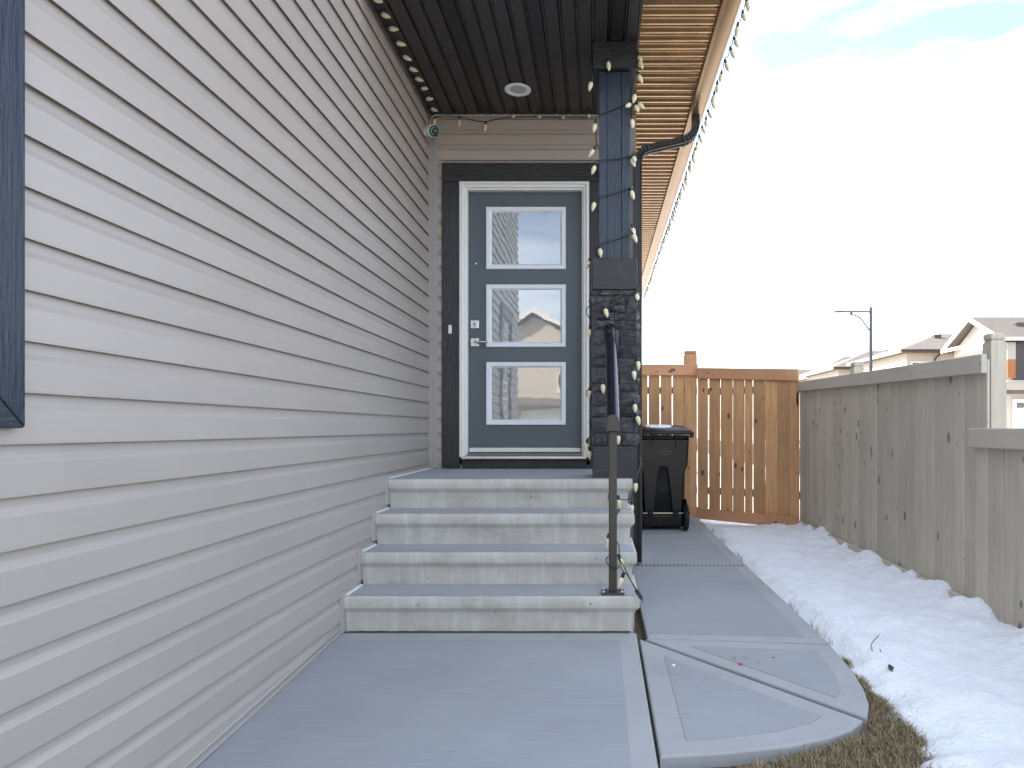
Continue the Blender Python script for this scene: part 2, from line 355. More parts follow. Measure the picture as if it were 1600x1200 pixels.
def S3(x, y, zz=.0):                                      # a photo point on the snow surface
    Y = (CH + .01) * F / (y - CY); return P(x, y, Y)
b0 = S3(1375, 1031)
twig([b0 + Vector((0, 0, -.01)), b0 + Vector((-.025, .02, .03)), b0 + Vector((-.026, .04, .06)), b0 + Vector((.02, .06, .10))], .0022, 'long bent dry stalk poking out of the snow by the path')
b0 = S3(1380, 1031)
twig([b0 + Vector((0, 0, -.01)), b0 + Vector((-.006, 0, .02)), b0 + Vector((-.012, .01, .05))], .002, 'short straight dry stalk beside the longer bent stalk')
for (x, y, sx, sy, lb) in [(1452, 1011, .010, .03, 'small dark leaf lying on the open snow'), (1392, 1052, .014, .02, 'small curled leaf in the snow near the dry grass')]:
    c = S3(x, y) + Vector((0, 0, .022))
    tag(MB().loft([[c + Vector((-sx, -sy * .5, 0)), c + Vector((0, -sy, -.004)), c + Vector((sx, 0, .004)), c + Vector((0, sy, .012)), c + Vector((-sx * .8, sy * .4, .006))],
                   [c + Vector((-sx, -sy * .5, .002)), c + Vector((0, -sy, -.002)), c + Vector((sx, 0, .006)), c + Vector((0, sy, .014)), c + Vector((-sx * .8, sy * .4, .008))]]).build('dead_leaf', M['leaf']), lb, 'leaf', 'leaves on the snow')

# ------------------------------------------------------------------ the house
H = thing('house', (-1.38, 5.58, 0), 'taupe vinyl sided house with covered grey front door and bronze eaves', 'house')
EXP_, Z0 = .1237, 1.065
PROF = [(-.004, .014), (.0122, .012), (.0126, -.004), (.0148, -.0035), (.0150, .003), (.0130, .0745), (.0124, .0758), (.0030, .0900), (.0016, .0940), (.0002, .110), (-.0012, .1365)]
def course(a0, a1, z, fn, segs=14, seed=0, out=0):
    rings = []
    for i in range(segs + 1):
        a = a0 + (a1 - a0) * i / segs
        wob = .0011 * noise.noise((a * 1.6, seed * 3.1, 0)); wz = .0009 * noise.noise((a * 1.1, seed * 2.3, 9))
        rings.append([fn(a, d + wob + out, z + h + wz) for d, h in PROF])
    return MB().loft(rings, True, True, closed=False)
left = lambda a, d, z: (XW - .002 + d, a, z)
front = lambda a, d, z: (a, YD + .002 - d, z)
joint = {-1: 1.75, -2: 1.75, 4: 2.70, 3: 2.70, 2: 2.26, 1: 2.26, 12: 2.27, 11: 2.27, 7: 3.6, 8: 3.6, 16: 3.1, 15: 3.1, -5: .9, -6: .9, 20: 2.0, 19: 2.0}
for k in range(-9, 31):
    z = Z0 + k * EXP_
    y1 = YD - .012 if k < 21 else 8.0
    if k in joint:
        course(-.62, joint[k], z, left, 18, k, .0014).build('siding_board', M['siding'], H)
        course(joint[k] - .004, y1, z, left, 22, k + .3).build('siding_board', M['siding'], H)
    else:
        course(-.62, y1, z, left, 36, k).build('siding_board', M['siding'], H)
for k in range(-3, 21):
    z = Z0 + k * EXP_
    if z > 3.60: continue
    if .75 < z + .06 and z < 3.24:
        course(XW + .075, -1.262, z, front, 2, k + 50).build('siding_board', M['siding_x'], H)
        course(.05, XE - .05, z, front, 2, k + 70).build('siding_board', M['siding_x'], H)
    elif z >= 3.24: course(XW + .075, XE - .05, z, front, 14, k + 50).build('siding_board', M['siding_x'], H)
side = lambda a, d, z: (XE - .006 + d, a, z)
for k in range(-6, 21): course(YD + .05, 13.3, Z0 + k * EXP_, side, 16, k + 90).build('siding_board', M['siding'], H)
# sheathing and foundations
MB().box(-9.6, XW - .012, -.6, 13.3, -.3, 4.78).build('wall', M['vinyl_trim'], H)
for (a, b, c, d) in [(XW - .012, -1.13, .3, 3.66), (-.02, XE - .012, .3, 3.66), (-1.13, -.02, 3.11, 3.66), (-1.13, -.02, .3, .80)]:
    MB().box(a, b, YD + .012, YD + .25, c, d).build('wall', M['vinyl_trim'], H)
MB().box(XW - .012, XE - .012, YD + .25, 13.29, .3, 3.66).build('wall', M['vinyl_trim'], H)
MB().box(XW - .011, XE - .02, YD + .013, 13.28, -.3, .31).build('foundation', M['step'], H)
# inside corner post with its two ribs, outside corner post
cp = MB().loft([[(x, y, z) for x, y in [(XW - .01, YD + .01), (XW - .01, YD - .02), (XW + .022, YD - .02), (XW + .024, YD - .012), (XW + .040, YD - .012), (XW + .041, YD - .019), (XW + .060, YD - .019), (XW + .062, YD - .010), (XW + .078, YD - .010), (XW + .078, YD + .01)]] for z in (.772, 3.655)]).build('corner_post', M['vinyl_trim'], H)
MB().box(XE - .05, XE + .012, YD - .012, YD + .05, .05, 3.65).build('corner_post', M['vinyl_trim'], H, bevel=.004)
# base trim along the slab and channel following the steps
zz = lambda y: gz(y) + .004
MB().loft([[(XW - .006, y, zz(y)), (XW + .016, y, zz(y)), (XW + .016, y, zz(y) + .004), (XW + .010, y, zz(y) + .008), (XW + .018, y, zz(y) + .034), (XW + .012, y, zz(y) + .038), (XW - .006, y, zz(y) + .038)] for y in (-.62, 3.6, 3.66)]).build('base_trim', M['vinyl_trim'], H)
NOSE = [(3.655, .198), (3.917, .387), (4.166, .578), (4.428, .770)]
for i, (yn, zt) in enumerate(NOSE):
    zb = NOSE[i - 1][1] if i else 0.0
    yb = NOSE[i + 1][0] - .004 if i < 3 else YD - .025
    MB().box(XW - .006, XW + .0232, yn - .026, yn + .045, zb + (.004 if i == 0 else .026), zt + .026).build('step_channel', M['vinyl_trim'], H, bevel=.003)
    MB().box(XW - .006, XW + .021, yn + .0455, yb - (.026 if i < 3 else 0), zt + .004, zt + .024).build('step_channel', M['vinyl_trim'], H, bevel=.003)
# porch soffit strips
nst = 16; wst = (XE - .03 - (XW + .012)) / nst
for i in range(nst):
    a = XW + .012 + i * wst; b = a + wst
    ring = [(a + .001, 3.712), (a + .001, 3.664), (a + .016, 3.662), (a + .022, 3.650), (b - .006, 3.650), (b - .003, 3.658), (b - .001, 3.712)]
    MB().loft([[(x, y, z) for x, z in ring] for y in (3.96, YD - .012)]).build('soffit_strip', M['vent_soffit'] if i % 5 != 4 else M['black_soffit'], H)
# eave soffit strips (run across the eave)
for y0, x0 in [(3.96, None)]:
    y = 3.96; i = 0
    while y < 13.55:
        xa = .272 if y < YD else XE + .012
        ring = [(y + .001, 3.71), (y + .001, 3.678), (y + .016, 3.676), (y + .024, 3.658), (y + .045, 3.651), (y + .070, 3.6505), (y + .088, 3.657), (y + .0935, 3.71)]
        MB().loft([[(x, yy, z) for yy, z in ring] for x in (xa, .738)]).build('soffit_strip', M['bronze'], H, auto=.5)
        y += .0945; i += 1
MB().box(.256, .272, 3.96, YD - .014, 3.64, 3.70).build('soffit_divider', M['black_metal'], H)
MB().box(.7385, .764, 3.93, 13.6, 3.628, 3.80).build('fascia', M['gutter'], H, bevel=.003)
gp = [(.765, 3.81), (.765, 3.634), (.83, 3.628), (.852, 3.640), (.858, 3.68), (.872, 3.71), (.892, 3.735), (.896, 3.80), (.890, 3.805), (.886, 3.74)]
MB().loft([[(x, y, z) for x, z in gp] for y in (3.90, 13.62)]).build('gutter', M['gutter'], H, auto=.6)
MB().box(-1.36, .738, 3.93, 3.958, 3.60, 3.82).build('fascia', M['black_metal'], H)
# roof
rt = lambda x: 3.80 + .5 * (.80 - x)
def roof(x0, x1, y0, y1, nm='roof'):
    return MB().loft([[(x0, y, rt(x0)), (x1, y, rt(x1)), (x1, y, rt(x1) + .09), (x0, y, rt(x0) + .09)] for y in (y0, y1)]).build(nm, M['shingle'], H)
roof(.80, -1.45, 3.92, 13.7); roof(-1.36, -4.6, -.62, 3.915); roof(-1.452, -4.6, 3.917, 13.7)
MB().loft([[(-4.6, y, rt(-4.6)), (-10.0, y, 3.8), (-10.0, y, 3.89), (-4.6, y, rt(-4.6) + .09)] for y in (-.62, 13.7)]).build('roof', M['shingle'], H)
MB().box(-1.36, .70, 3.97, 13.5, 3.72, 3.79).build('roof_deck', M['vinyl_trim'], H)
# window with mitred dark trim on the left wall
wn = MB().box(XW - .03, XW + .004, .62, 1.48, 1.22, 2.75).build('window', M['far_white'], H)
MB().box(XW + .0045, XW + .008, .66, 1.44, 1.26, 2.71).build('pane', M['dark_glass'], wn)
ya, yb_, za, zb_ = .46, 1.606, 1.10, 2.87; t = .145
def trimb(poly, m):
    MB().loft([[(x, a, b) for a, b in poly] for x in (XW - .004, XW + .036)]).build('window_trim', m, wn, bevel=.004)
e = .0012
trimb([(yb_, za + e), (yb_, zb_ - e), (yb_ - t, zb_ - t - e), (yb_ - t, za + t + e)], M['navy_z'])
trimb([(ya, za + e), (ya, zb_ - e), (ya + t, zb_ - t - e), (ya + t, za + t + e)], M['navy_z'])
trimb([(ya + e, za), (yb_ - e, za), (yb_ - t - e, za + t), (ya + t + e, za + t)], M['navy_y'])
trimb([(ya + e, zb_), (yb_ - e, zb_), (yb_ - t - e, zb_ - t), (ya + t + e, zb_ - t)], M['navy_y'])

# door surround
TF = YD - .034
def zy(y, Y=YD - .03): return CH - (y - CY) / F * Y
xl0, xl1 = -1.268, -1.122
MB().box(xl0, xl1 - .001, TF, YD + .01, .774, zy(284)).build('door_trim', M['black_z'], H, bevel=.003)
MB().box(-.068, .078, TF, YD + .01, .774, zy(284)).build('door_trim', M['black_z'], H, bevel=.003)
MB().box(xl0, .078, TF, YD + .01, zy(284) + .002, zy(254.5)).build('door_trim', M['black_x'], H, bevel=.003)
MB().box(xl1 + .02, -.09, TF + .006, YD + .01, .774, zy(718)).build('door_trim', M['black_x'], H, bevel=.003)
# frame: stepped brickmould
zt_, zs = zy(284.5), zy(714)
def jamb(sgn, xo):
    prof = [(0, -.046), (.020, -.048), (.026, -.038), (.044, -.036), (.048, -.020), (.060, -.018), (.062, .14), (0, .14)]
    xs = [(xo + sgn * d, YD + y) for d, y in prof]
    MB().loft([[(x, y, zs)  for x, y in xs], [(x, y, zt_ - abs(x - xo)) for x, y in xs]]).build('door_frame', M['frame'], H)
jamb(1, xl1); jamb(-1, -.070)
prof = [(0, -.046), (.020, -.048), (.026, -.038), (.044, -.036), (.048, -.020), (.060, -.018), (.062, .14), (0, .14)]
MB().loft([[(xl1 + d, YD + y, zt_ - d) for d, y in prof], [(-.070 - d, YD + y, zt_ - d) for d, y in prof]]).build('door_frame', M['frame'], H)
MB().box(xl1 + .061, -.131, YD + .03, YD + .12, zy(299) - .004, zt_ - .06).build('door_frame', M['door'], H)
# sill
MB().box(xl1 + .02, -.09, YD - .075, YD + .10, zy(717), zy(712.5)).build('door_sill', M['sill'], H, bevel=.004)
MB().box(xl1 + .062, -.132, YD - .05, YD + .12, zy(712) , zy(708.5)).build('threshold', M['tread_plate'], H, bevel=.003)
# door slab and its furniture
DY = YD + .035
dx0, dx1 = xl1 + .064, -.134
zd0, zd1 = zy(699, DY), zy(301, DY)
D = MB().box(dx0, dx1, DY, DY + .045, zd0, zd1).build('door', M['door'], H, bevel=.002); D['label'] = 'slate grey door with three glazed panels'
MB().box(dx0 + .004, dx1 - .004, DY - .018, DY + .02, zy(706.5, DY), zy(699.5, DY)).build('door_sweep', M['frame'], D, bevel=.004)
for (y0, y1) in [(324, 421), (445, 542.5), (566, 664)]:
    q0, q1 = P(760, y1, DY), P(884, y0, DY); xa, xb, z0, z1 = q0.x, q1.x, q0.z, q1.z; t = .044
    ring = []
    for d, yy in [(0, 0), (0, -.014), (.004, -.018), (.030, -.018), (.038, -.010), (t, -.004), (t, .003)]:
        ring.append([(xa + d, DY + yy, z0 + d), (xb - d, DY + yy, z0 + d), (xb - d, DY + yy, z1 - d), (xa + d, DY + yy, z1 - d)])
    pf = MB().loft(ring, False, False).build('pane_frame', M['pane_frame'], D)
    gm2 = MB()
    n_ = 24; gv = []; gf = []
    for j in range(n_ + 1):
        for i in range(n_ + 1):
            x = xa + t - .003 + (xb - xa - 2 * t + .006) * i / n_; z = z0 + t - .003 + (z1 - z0 - 2 * t + .006) * j / n_
            gv.append((x, DY - .002 + .00028 * noise.noise((x * 4, z * 3, y0)), z))
    for j in range(n_):
        for i in range(n_):
            a = j * (n_ + 1) + i; gf.append((a, a + 1, a + n_ + 2, a + n_ + 1))
    gm2.add(gv, gf).build('pane', M['glass'], pf, smooth=True)
def disc(c, r, d, n=20, depth=.01): # cylinder facing the viewer
    return MB().lathe([(r * .96, 0), (r, depth * .2), (r, depth * .8), (r * .9, depth)], n, Matrix.Translation(c) @ Matrix.Rotation(R(90), 4, 'X'))
c = P(742, 507, DY); db = MB().box(c.x - .034, c.x + .034, DY - .010, DY + .002, c.z - .034, c.z + .034).build('deadbolt', M['chrome'], D, bevel=.003)
disc((c.x, DY - .010, c.z), .022, 0, depth=.016).build('cylinder', M['chrome'], db, auto=.6)
disc((c.x, DY - .026, c.z), .009, 0, depth=.002).build('keyhole', M['rubber'], db)
c = P(742, 535, DY); hd = MB().box(c.x - .034, c.x + .034, DY - .010, DY + .002, c.z - .034, c.z + .034).build('door_handle', M['chrome'], D, bevel=.003)
MB().tube(smooth_path([(c.x, DY - .008, c.z), (c.x, DY - .045, c.z), (c.x + .014, DY - .056, c.z), (c.x + .115, DY - .056, c.z - .004)], 5), .0095, 10).build('lever', M['chrome'], hd, auto=.7)
c = P(744, 412, DY); disc((c.x, DY + .001, c.z), .008, 0, depth=.006).build('peephole', M['chrome'], D)
c = P(703.5, 515, TF); dbl = MB().box(c.x - .013, c.x + .013, TF - .018, TF + .002, c.z - .036, c.z + .036).build('doorbell', M['frame'], None, bevel=.004)
tag(dbl, 'small cream doorbell button on the dark trim left of the door', 'doorbell')
o = disc((0, 0, 0), .0065, 0, depth=.004); o = o.build('button', M['white'], dbl); o.location = (c.x - dbl.location.x, TF - .0175, c.z)

# column: navy post, black boxes and ledgestone
CXm, CYm = .112, 4.648
core = MB().box(CXm - .135, CXm + .135, CYm - .135, CYm + .135, .985, 2.012).build('porch_column', M['mortar'], H)
def rbox(h, z0, z1, nm, m, bev=.004):
    return MB().box(CXm - h, CXm + h, CYm - h, CYm + h, z0, z1).build(nm, m, core, bevel=bev)
rbox(.147, .772, .982, 'base_box', M['black_x']); rbox(.148, 2.014, 2.222, 'cap_box', M['black_x']); rbox(.146, 3.474, 3.652, 'top_box', M['black_x'])
PB = .103
for (x0, x1, y0, y1) in [(-PB, -.052, -PB, -PB + .03), (-.0505, .046, -PB + .004, -PB + .03), (.0475, PB, -PB, -PB + .03), (-PB, -PB + .03, -PB + .031, PB), (PB - .03, PB, -PB + .031, PB), (-PB + .031, PB - .031, PB - .03, PB)]:
    MB().box(CXm + x0, CXm + x1, CYm + y0, CYm + y1, 2.223, 3.473).build('post_board', M['navy_z'], core, bevel=.0025)
def stone(c, ax, w_, h_, d_, seed):
    """a rough face stone: front grid pulled about, tapered to the back; ax 0 = faces -Y, 1 = faces -X, 2 = faces +X, 3 = +Y"""
    rnd = random.Random(seed); b = .006; rows = []; n1, n2 = 5, 4; v = []; f = []
    for j in range(n2):
        for i in range(n1):
            u = i / (n1 - 1) - .5; q = j / (n2 - 1) - .5
            edge = (i in (0, n1 - 1)) + (j in (0, n2 - 1))
            v.append((u * (w_ - .004) + rnd.uniform(-.002, .002) * (edge > 0), d_ * (1 - .5 * min(1, edge)) + rnd.uniform(-.007, .007) * (edge == 0) + rnd.uniform(-.003, .003), q * (h_ - .004) + rnd.uniform(-.002, .002) * (edge > 0)))
    for j in range(n2 - 1):
        for i in range(n1 - 1): a = j * n1 + i; f.append((a, a + 1, a + n1 + 1, a + n1))
    k = len(v); cor = [0, n1 - 1, n1 * n2 - 1, n1 * (n2 - 1)]
    per = list(range(n1)) + [n1 * r + n1 - 1 for r in range(1, n2)] + [n1 * (n2 - 1) + i for i in range(n1 - 2, -1, -1)] + [n1 * r for r in range(n2 - 2, 0, -1)]
    for p in per: v.append((v[p][0], 0, v[p][2]))
    for i in range(len(per)): f.append((per[i], per[(i + 1) % len(per)], k + (i + 1) % len(per), k + i))
    T = {0: lambda p: (p[0], -p[1], p[2]), 1: lambda p: (-p[1], -p[0], p[2]), 2: lambda p: (p[1], p[0], p[2]), 3: lambda p: (-p[0], p[1], p[2])}[ax]
    MB().add([Vector(c) + Vector(T(p)) for p in v], f).build('stone', M['stone'], core)
ROWS = [.085, .105, .075, .09, .055, .11, .06, .085, .105, .06, .055, .105, .04]
sc = 1.026 / sum(ROWS)
for ax, (dx, dy) in enumerate([(0, -1), (-1, 0), (1, 0), (0, 1)]):
    z = .985
    for ri, rh in enumerate(ROWS):
        rh *= sc; rr = random.Random(ri * 10 + ax + 3)
        W = .306; cuts = sorted([rr.uniform(.26, .42), rr.uniform(.60, .78)]) if rr.random() < .25 else [rr.uniform(.36, .64)]
        ed = [0] + cuts + [1]
        for s0, s1 in zip(ed, ed[1:]):
            u = ((s0 + s1) / 2 - .5) * W; wd = (s1 - s0) * W
            halves = [(0, 1)] if rh < .10 or rr.random() < .7 else [(0, .48), (.48, 1)]
            for h0, h1 in halves:
                zc = z + rh * (h0 + h1) / 2
                c = {0: (CXm + u, CYm - .1345, zc), 1: (CXm - .1345, CYm - u, zc), 2: (CXm + .1345, CYm + u, zc), 3: (CXm - u, CYm + .1345, zc)}[ax]
                stone(c, ax, wd, rh * (h1 - h0), rr.uniform(.012, .034), rr.random())
        z += rh
# pale lime lines between a few stones
for (x, y, wx, hz) in [(952, 498, .05, .0025), (944, 459, .06, .0025)]:
    p = P(x, y, CYm - .148); MB().box(p.x - wx / 2, p.x + wx / 2, CYm - .1515, CYm - .136, p.z - hz / 2, p.z + hz / 2).build('mortar_joint', M['chalk'], core)
# downspout
dsp = thing('downspout', (.325, 5.53, 0), 'black corrugated downspout from the gutter elbow down beside the porch column', 'downspout')
def rect_prof(hw, hh, rib=.003):
    pts = []
    for (x0, y0, x1, y1) in [(-hw, -hh, hw, -hh), (hw, -hh, hw, hh), (hw, hh, -hw, hh), (-hw, hh, -hw, -hh)]:
        L_ = math.hypot(x1 - x0, y1 - y0); nx_, ny_ = (y1 - y0) / L_, -(x1 - x0) / L_
        for k in range(9):
            t = k / 9; o_ = -rib if k in (2, 4, 6) else 0
            pts.append((x0 + (x1 - x0) * t + nx_ * o_, y0 + (y1 - y0) * t + ny_ * o_))
    return pts
def elbow(a, b, c, r, n=9):
    a, b, c = Vector(a), Vector(b), Vector(c); p = b + (a - b).normalized() * r; q = b + (c - b).normalized() * r
    return [p * (1 - t) ** 2 + b * 2 * t * (1 - t) + q * t * t for t in [i / (n - 1) for i in range(n)]]
A_, B_, C_, D_ = (.795, 5.55, 3.64), (.795, 5.55, 3.455), (.327, 5.52, 3.335), (.327, 5.52, .02)
e1 = elbow(A_, B_, C_, .12, 15); e2 = elbow(B_, C_, D_, .09, 13)
base = rect_prof(.028, .038); big = [(x * 1.13, y * 1.13) for x, y in base]
MB().sweep([A_, e1[0]], base, (0, 1, 0)).build('pipe', M['black_metal'], dsp)
MB().sweep(e1, lambda i: big if i % 2 else base, (0, 1, 0)).build('elbow', M['black_metal'], dsp)
MB().sweep([e1[-1], e2[0]], base, (0, 1, 0)).build('pipe', M['black_metal'], dsp)
MB().sweep(e2, lambda i: big if i % 2 else base, (0, 1, 0)).build('elbow', M['black_metal'], dsp)
MB().sweep([e2[-1], D_], base, (0, 1, 0)).build('pipe', M['black_metal'], dsp)

# ------------------------------------------------------------------ concrete steps
ST = thing('concrete_steps', (-.57, 3.655, 0), 'four grey cast concrete steps with moulded nosings up to the door', 'steps')
XS0, XS1 = XW + .024, .226
for i, (yn, zt) in enumerate(NOSE):
    zb = (NOSE[i - 1][1] if i else -.02)
    hgt = zt - zb
    prof = [(.036, zb), (.034, zb + .02), (.031, zt - .098), (.027, zt - .088), (.014, zt - .074), (.004, zt - .066), (.0, zt - .058), (.001, zt - .012), (.004, zt - .004), (.011, zt)]
    rings = []
    for d, z in prof:
        seg = 30; ring = [(XS0, yn + d, z)]
        for k in range(1, seg): 
            x = XS0 + (XS1 - d - .012 - XS0) * k / seg; ring.append((x, yn + d + .0016 * noise.noise((x * 7, z * 9, i)), z + (.0012 * noise.noise((x * 11, i, 3)) if z > zb + .01 else 0)))
        xr = XS1 - d * .85
        ring += [(xr - .012, yn + d, z), (xr - .003, yn + d + .003, z), (xr, yn + d + .012, z), (xr, 5.545 if i == 3 else NOSE[i + 1][0] + .3, z), (XS0, 5.545 if i == 3 else NOSE[i + 1][0] + .3, z)]
        rings.append(ring)
    so = MB().loft(rings, False, True).build('landing' if i == 3 else 'step', M['step'], ST, auto=.55)
    ye = NOSE[i + 1][0] + .02 if i < 3 else 5.53
    top = MB().add([(XS0 + .004, yn + .014, zt + .002), (XS1 - .016, yn + .014, zt + .002), (XS1 - .016, ye, zt + .002), (XS0 + .004, ye, zt + .002)], [(0, 1, 2, 3)]).build('tread_surface', M['tread'], so)
    MB().loft([[(XS0 + .0015, yn + .012, zt + .003), (XS0 + .0165, yn + .012, zt + .003), (XS0 + .0165, yn + .012, zt + .006), (XS0 + .0015, yn + .012, zt + .011)],
               [(XS0 + .0015, ye - .03, zt + .003), (XS0 + .0165, ye - .03, zt + .003), (XS0 + .0165, ye - .03, zt + .006), (XS0 + .0015, ye - .03, zt + .011)]]).build('caulk_strip', M['frame'], so)
gr_ = random.Random(2); pts_ = [(XS0 + .01 + (XS1 - .06 - XS0) * k / 60) for k in range(61)]
MB().loft([[(x, 3.668, .001), (x, 3.692, .001), (x, 3.692, .004 + .007 * abs(noise.noise((x * 9, 1, 1)))), (x, 3.670 + .004 * noise.noise((x * 13, 3, 1)), .003)] for x in pts_]).build('grime_joint', M['soil'], ST)
cr = [P(x, y, 3.688) for x, y in [(993, 958), (989, 963), (992, 969), (987, 974), (990, 981), (988, 990)]]
MB().tube(smooth_path(cr, 3), .0012, 4).build('crack', M['rubber'], ST)

# ------------------------------------------------------------------ handrail
hx = .082
HR = thing('handrail', (hx, 3.72, .2), 'bronze post and black pipe handrail bolted to the bottom step', 'handrail')
MB().box(hx - .062, hx + .062, 3.675, 3.775, .202, .212).build('base_plate', M['rail_bronze'], HR, bevel=.003)
bo = disc((0, 0, 0), .009, 0, 6, .008).mesh('bolt', M['chrome'])
for sx in (-1, 1):
    for sy in (3.69, 3.76):
        b_ = link('bolt', bo, HR, loc=(hx + sx * .05, sy, .2115)); b_.rotation_euler = (R(-90), 0, 0)
MB().box(hx - .0222, hx + .0222, 3.703, 3.747, .2125, 1.13).build('post', M['rail_bronze'], HR, bevel=.004)
rp_ = [(.0365 * math.copysign(abs(math.cos(a)) ** .8, math.cos(a)), .029 * math.copysign(abs(math.sin(a)) ** .8, math.sin(a))) for a in [k * 6.2832 / 20 for k in range(20)]]
path = [(hx, 3.70, 1.135)] + [(hx, y, 1.135 + .775 * (y - 3.70)) for y in (3.9, 4.1, 4.3)] + [(hx - .002, 4.39, 1.675), (hx - .003, 4.435, 1.735), (hx - .003, 4.47, 1.757)]
MB().sweep(smooth_path(path, 4), rp_).build('rail', M['rail_black'], HR, auto=.6)
sh = [(-.0355, 0), (.0355, 0), (.0355, .055), (.030, .078), (.016, .090), (-.016, .090), (-.030, .078), (-.0355, .055)]
MB().loft([[(hx + a, y, 1.082 + b) for a, b in sh] for y in (3.66, 3.705)]).build('end_cap', M['rail_bronze'], HR, bevel=.004)

# ------------------------------------------------------------------ festoon lights
bulb_me = MB().lathe([(.006, -.018), (.0115, -.022), (.0150, -.032), (.0158, -.042), (.0135, -.056), (.0085, -.070), (.002, -.080)], 9).mesh('bulb', M['bulb'], True)
bulb_me.set_sharp_from_angle(angle=.9)
sock_me = MB().lathe([(.005, .010), (.0085, .006), (.0095, -.010), (.0085, -.0205)], 8).mesh('socket', M['green'])
def bulb(parent, p, d=(0, 0, -1), s=1.0):
    q = Vector((0, 0, -1)).rotation_difference(Vector(d).normalized())
    a = link('bulb', bulb_me, parent, loc=p); a.rotation_mode = 'QUATERNION'; a.rotation_quaternion = q @ Vector((0, 0, 1)).rotation_difference(Vector((0, 0, 1))); a.scale = (s, s, s)
    b = bpy.data.objects.new('socket', sock_me); COL.objects.link(b); b.parent = a
# eave string on the gutter lip
E1 = thing('string_lights', (.90, 3.95, 3.74), 'cream bulb string lights clipped along the gutter edge of the eave', 'string lights', 'festive string lights')
cab = []; y = 3.98; k = 0; rr = random.Random(5)
clip_me = MB().box(-.006, .010, -.010, .010, -.012, .014).mesh('clip', M['green'])
while y < 13.5:
    p = Vector((.905 + rr.uniform(-.004, .006), y, 3.722 + rr.uniform(-.006, .008)))
    cab += [p, p + Vector((.004, .075, -.014 - rr.random() * .016))]
    bulb(E1, p + Vector((.004, 0, -.008)), (rr.uniform(-.2, .45), rr.uniform(-.35, .35), -1), 1)
    y += .152 + rr.uniform(-.018, .018)
MB().tube(smooth_path(cab, 3), .0032, 5).build('cable', M['green'], E1)
# porch string: along the left wall under the soffit, then across above the door
E2 = thing('string_lights', (-1.3, 5.5, 3.6), 'cream bulb string lights along the porch ceiling corner above the door', 'string lights', 'festive string lights')
cab = []
y = 4.02
while y < 5.5:
    p = Vector((XW + .030, y, 3.645 + rr.uniform(-.006, .003))); cab += [p, p + Vector((.004, .07, -.006))]
    bulb(E2, p + Vector((.012, .0, -.004)), (1, rr.uniform(-.3, .3), -.25 + rr.uniform(-.25, .2)), 1); y += .155
ys = YD - .03
pts = [P(x, yy, ys) for x, yy in [(668, 186), (690, 181), (718, 182), (735, 187), (757, 190), (778, 186), (800, 183), (830, 182), (860, 183), (895, 183), (925, 183)]]
cab += [Vector((XW + .05, 5.50, 3.63))] + pts
MB().tube(smooth_path(cab, 4), .0032, 5).build('cable', M['green'], E2)
for x, yy, d in [(680, 184, (0, -.6, -1)), (718, 184, (0, -.25, -1)), (759, 191, (-.1, -.1, -1)), (802, 183, (.1, -1, -.25)), (842, 183, (.2, -1, -.3)), (880, 183, (0, -1, -.45)), (921, 183, (-.1, -1, -.2))]:
    bulb(E2, P(x, yy, ys - .008), d)
# column string winding down the post, the stone and the handrail
E3 = thing('string_lights', (CXm, CYm - .2, .8), 'cream bulb string lights wound down the porch column and handrail post', 'string lights', 'festive string lights')
fy = CYm - PB - .006; sy_ = CYm - .168; by = CYm - .150
def seg(*a): return [P(x, y, Y) for x, y, Y in a]
cab1 = seg((995, 74, by), (985, 80, by), (950, 93, by), (928, 103, by), (924, 106, by), (925, 120, by + .05), (926, 130, by + .03))
cab2 = seg((996, 76, by), (996, 100, by), (994, 130, by + .02), (993, 150, fy - .01), (986, 158, fy - .006), (966, 168, fy), (946, 176, fy), (934, 182, fy), (932, 188, fy - .006)) + [Vector((CXm - PB - .012, CYm, 3.02)), Vector((CXm, CYm + PB + .01, 2.97)), Vector((CXm + PB + .012, CYm, 2.92))]
def coil(xr, yr, xl, yl, Y=fy):
    a, b = P(xr, yr, Y), P(xl, yl, Y); z0, z1 = a.z, b.z
    h = PB + .010 if Y == fy else .170
    return [a + Vector((0, -.004, 0)), (a * .62 + b * .38) + Vector((0, 0, -.004)), b + Vector((0, -.004, 0)), Vector((CXm - h, CYm, z1 - .05)), Vector((CXm, CYm + h, z1 - .1)), Vector((CXm + h, CYm, z1 - .14))]
cab2 += coil(986, 244, 933, 253) + coil(985, 293, 934, 310) + coil(987, 364, 936, 383)
cab2 += [Vector((CXm + .155, CYm - .155, 2.02))] + coil(992, 458, 921, 478, sy_) + coil(990, 572, 921, 607, sy_) + coil(991, 652, 922, 682, sy_)
cab2 += seg((996, 742, 4.42), (990, 765, 4.40), (984, 780, 4.40), (966, 779, 4.38), (958, 772, 4.36), (950, 775, 4.36), (958, 796, 4.33), (966, 800, 4.2), (953, 830, 4.0), (966, 850, 3.9), (966, 868, 3.8), (953, 868, 3.76), (947, 876, 3.68), (956, 888, 3.69), (967, 886, 3.70), (966, 872, 3.70), (974, 884, 3.66), (983, 902, 3.64), (993, 921, 3.63))
MB().tube(smooth_path(cab1, 5), .0032, 5).build('cable', M['green'], E3)
MB().tube(smooth_path(cab2, 5), .0032, 5).build('cable', M['green'], E3)
MB().tube(smooth_path(seg((966, 868, 3.70), (972, 890, 3.66), (979, 897, 3.65), (985, 906, 3.64), (994, 921, 3.63)), 5), .0028, 5).build('cable', M['green'], E3)
a, b = P(993, 921, 3.63), P(1003, 936, 3.62)
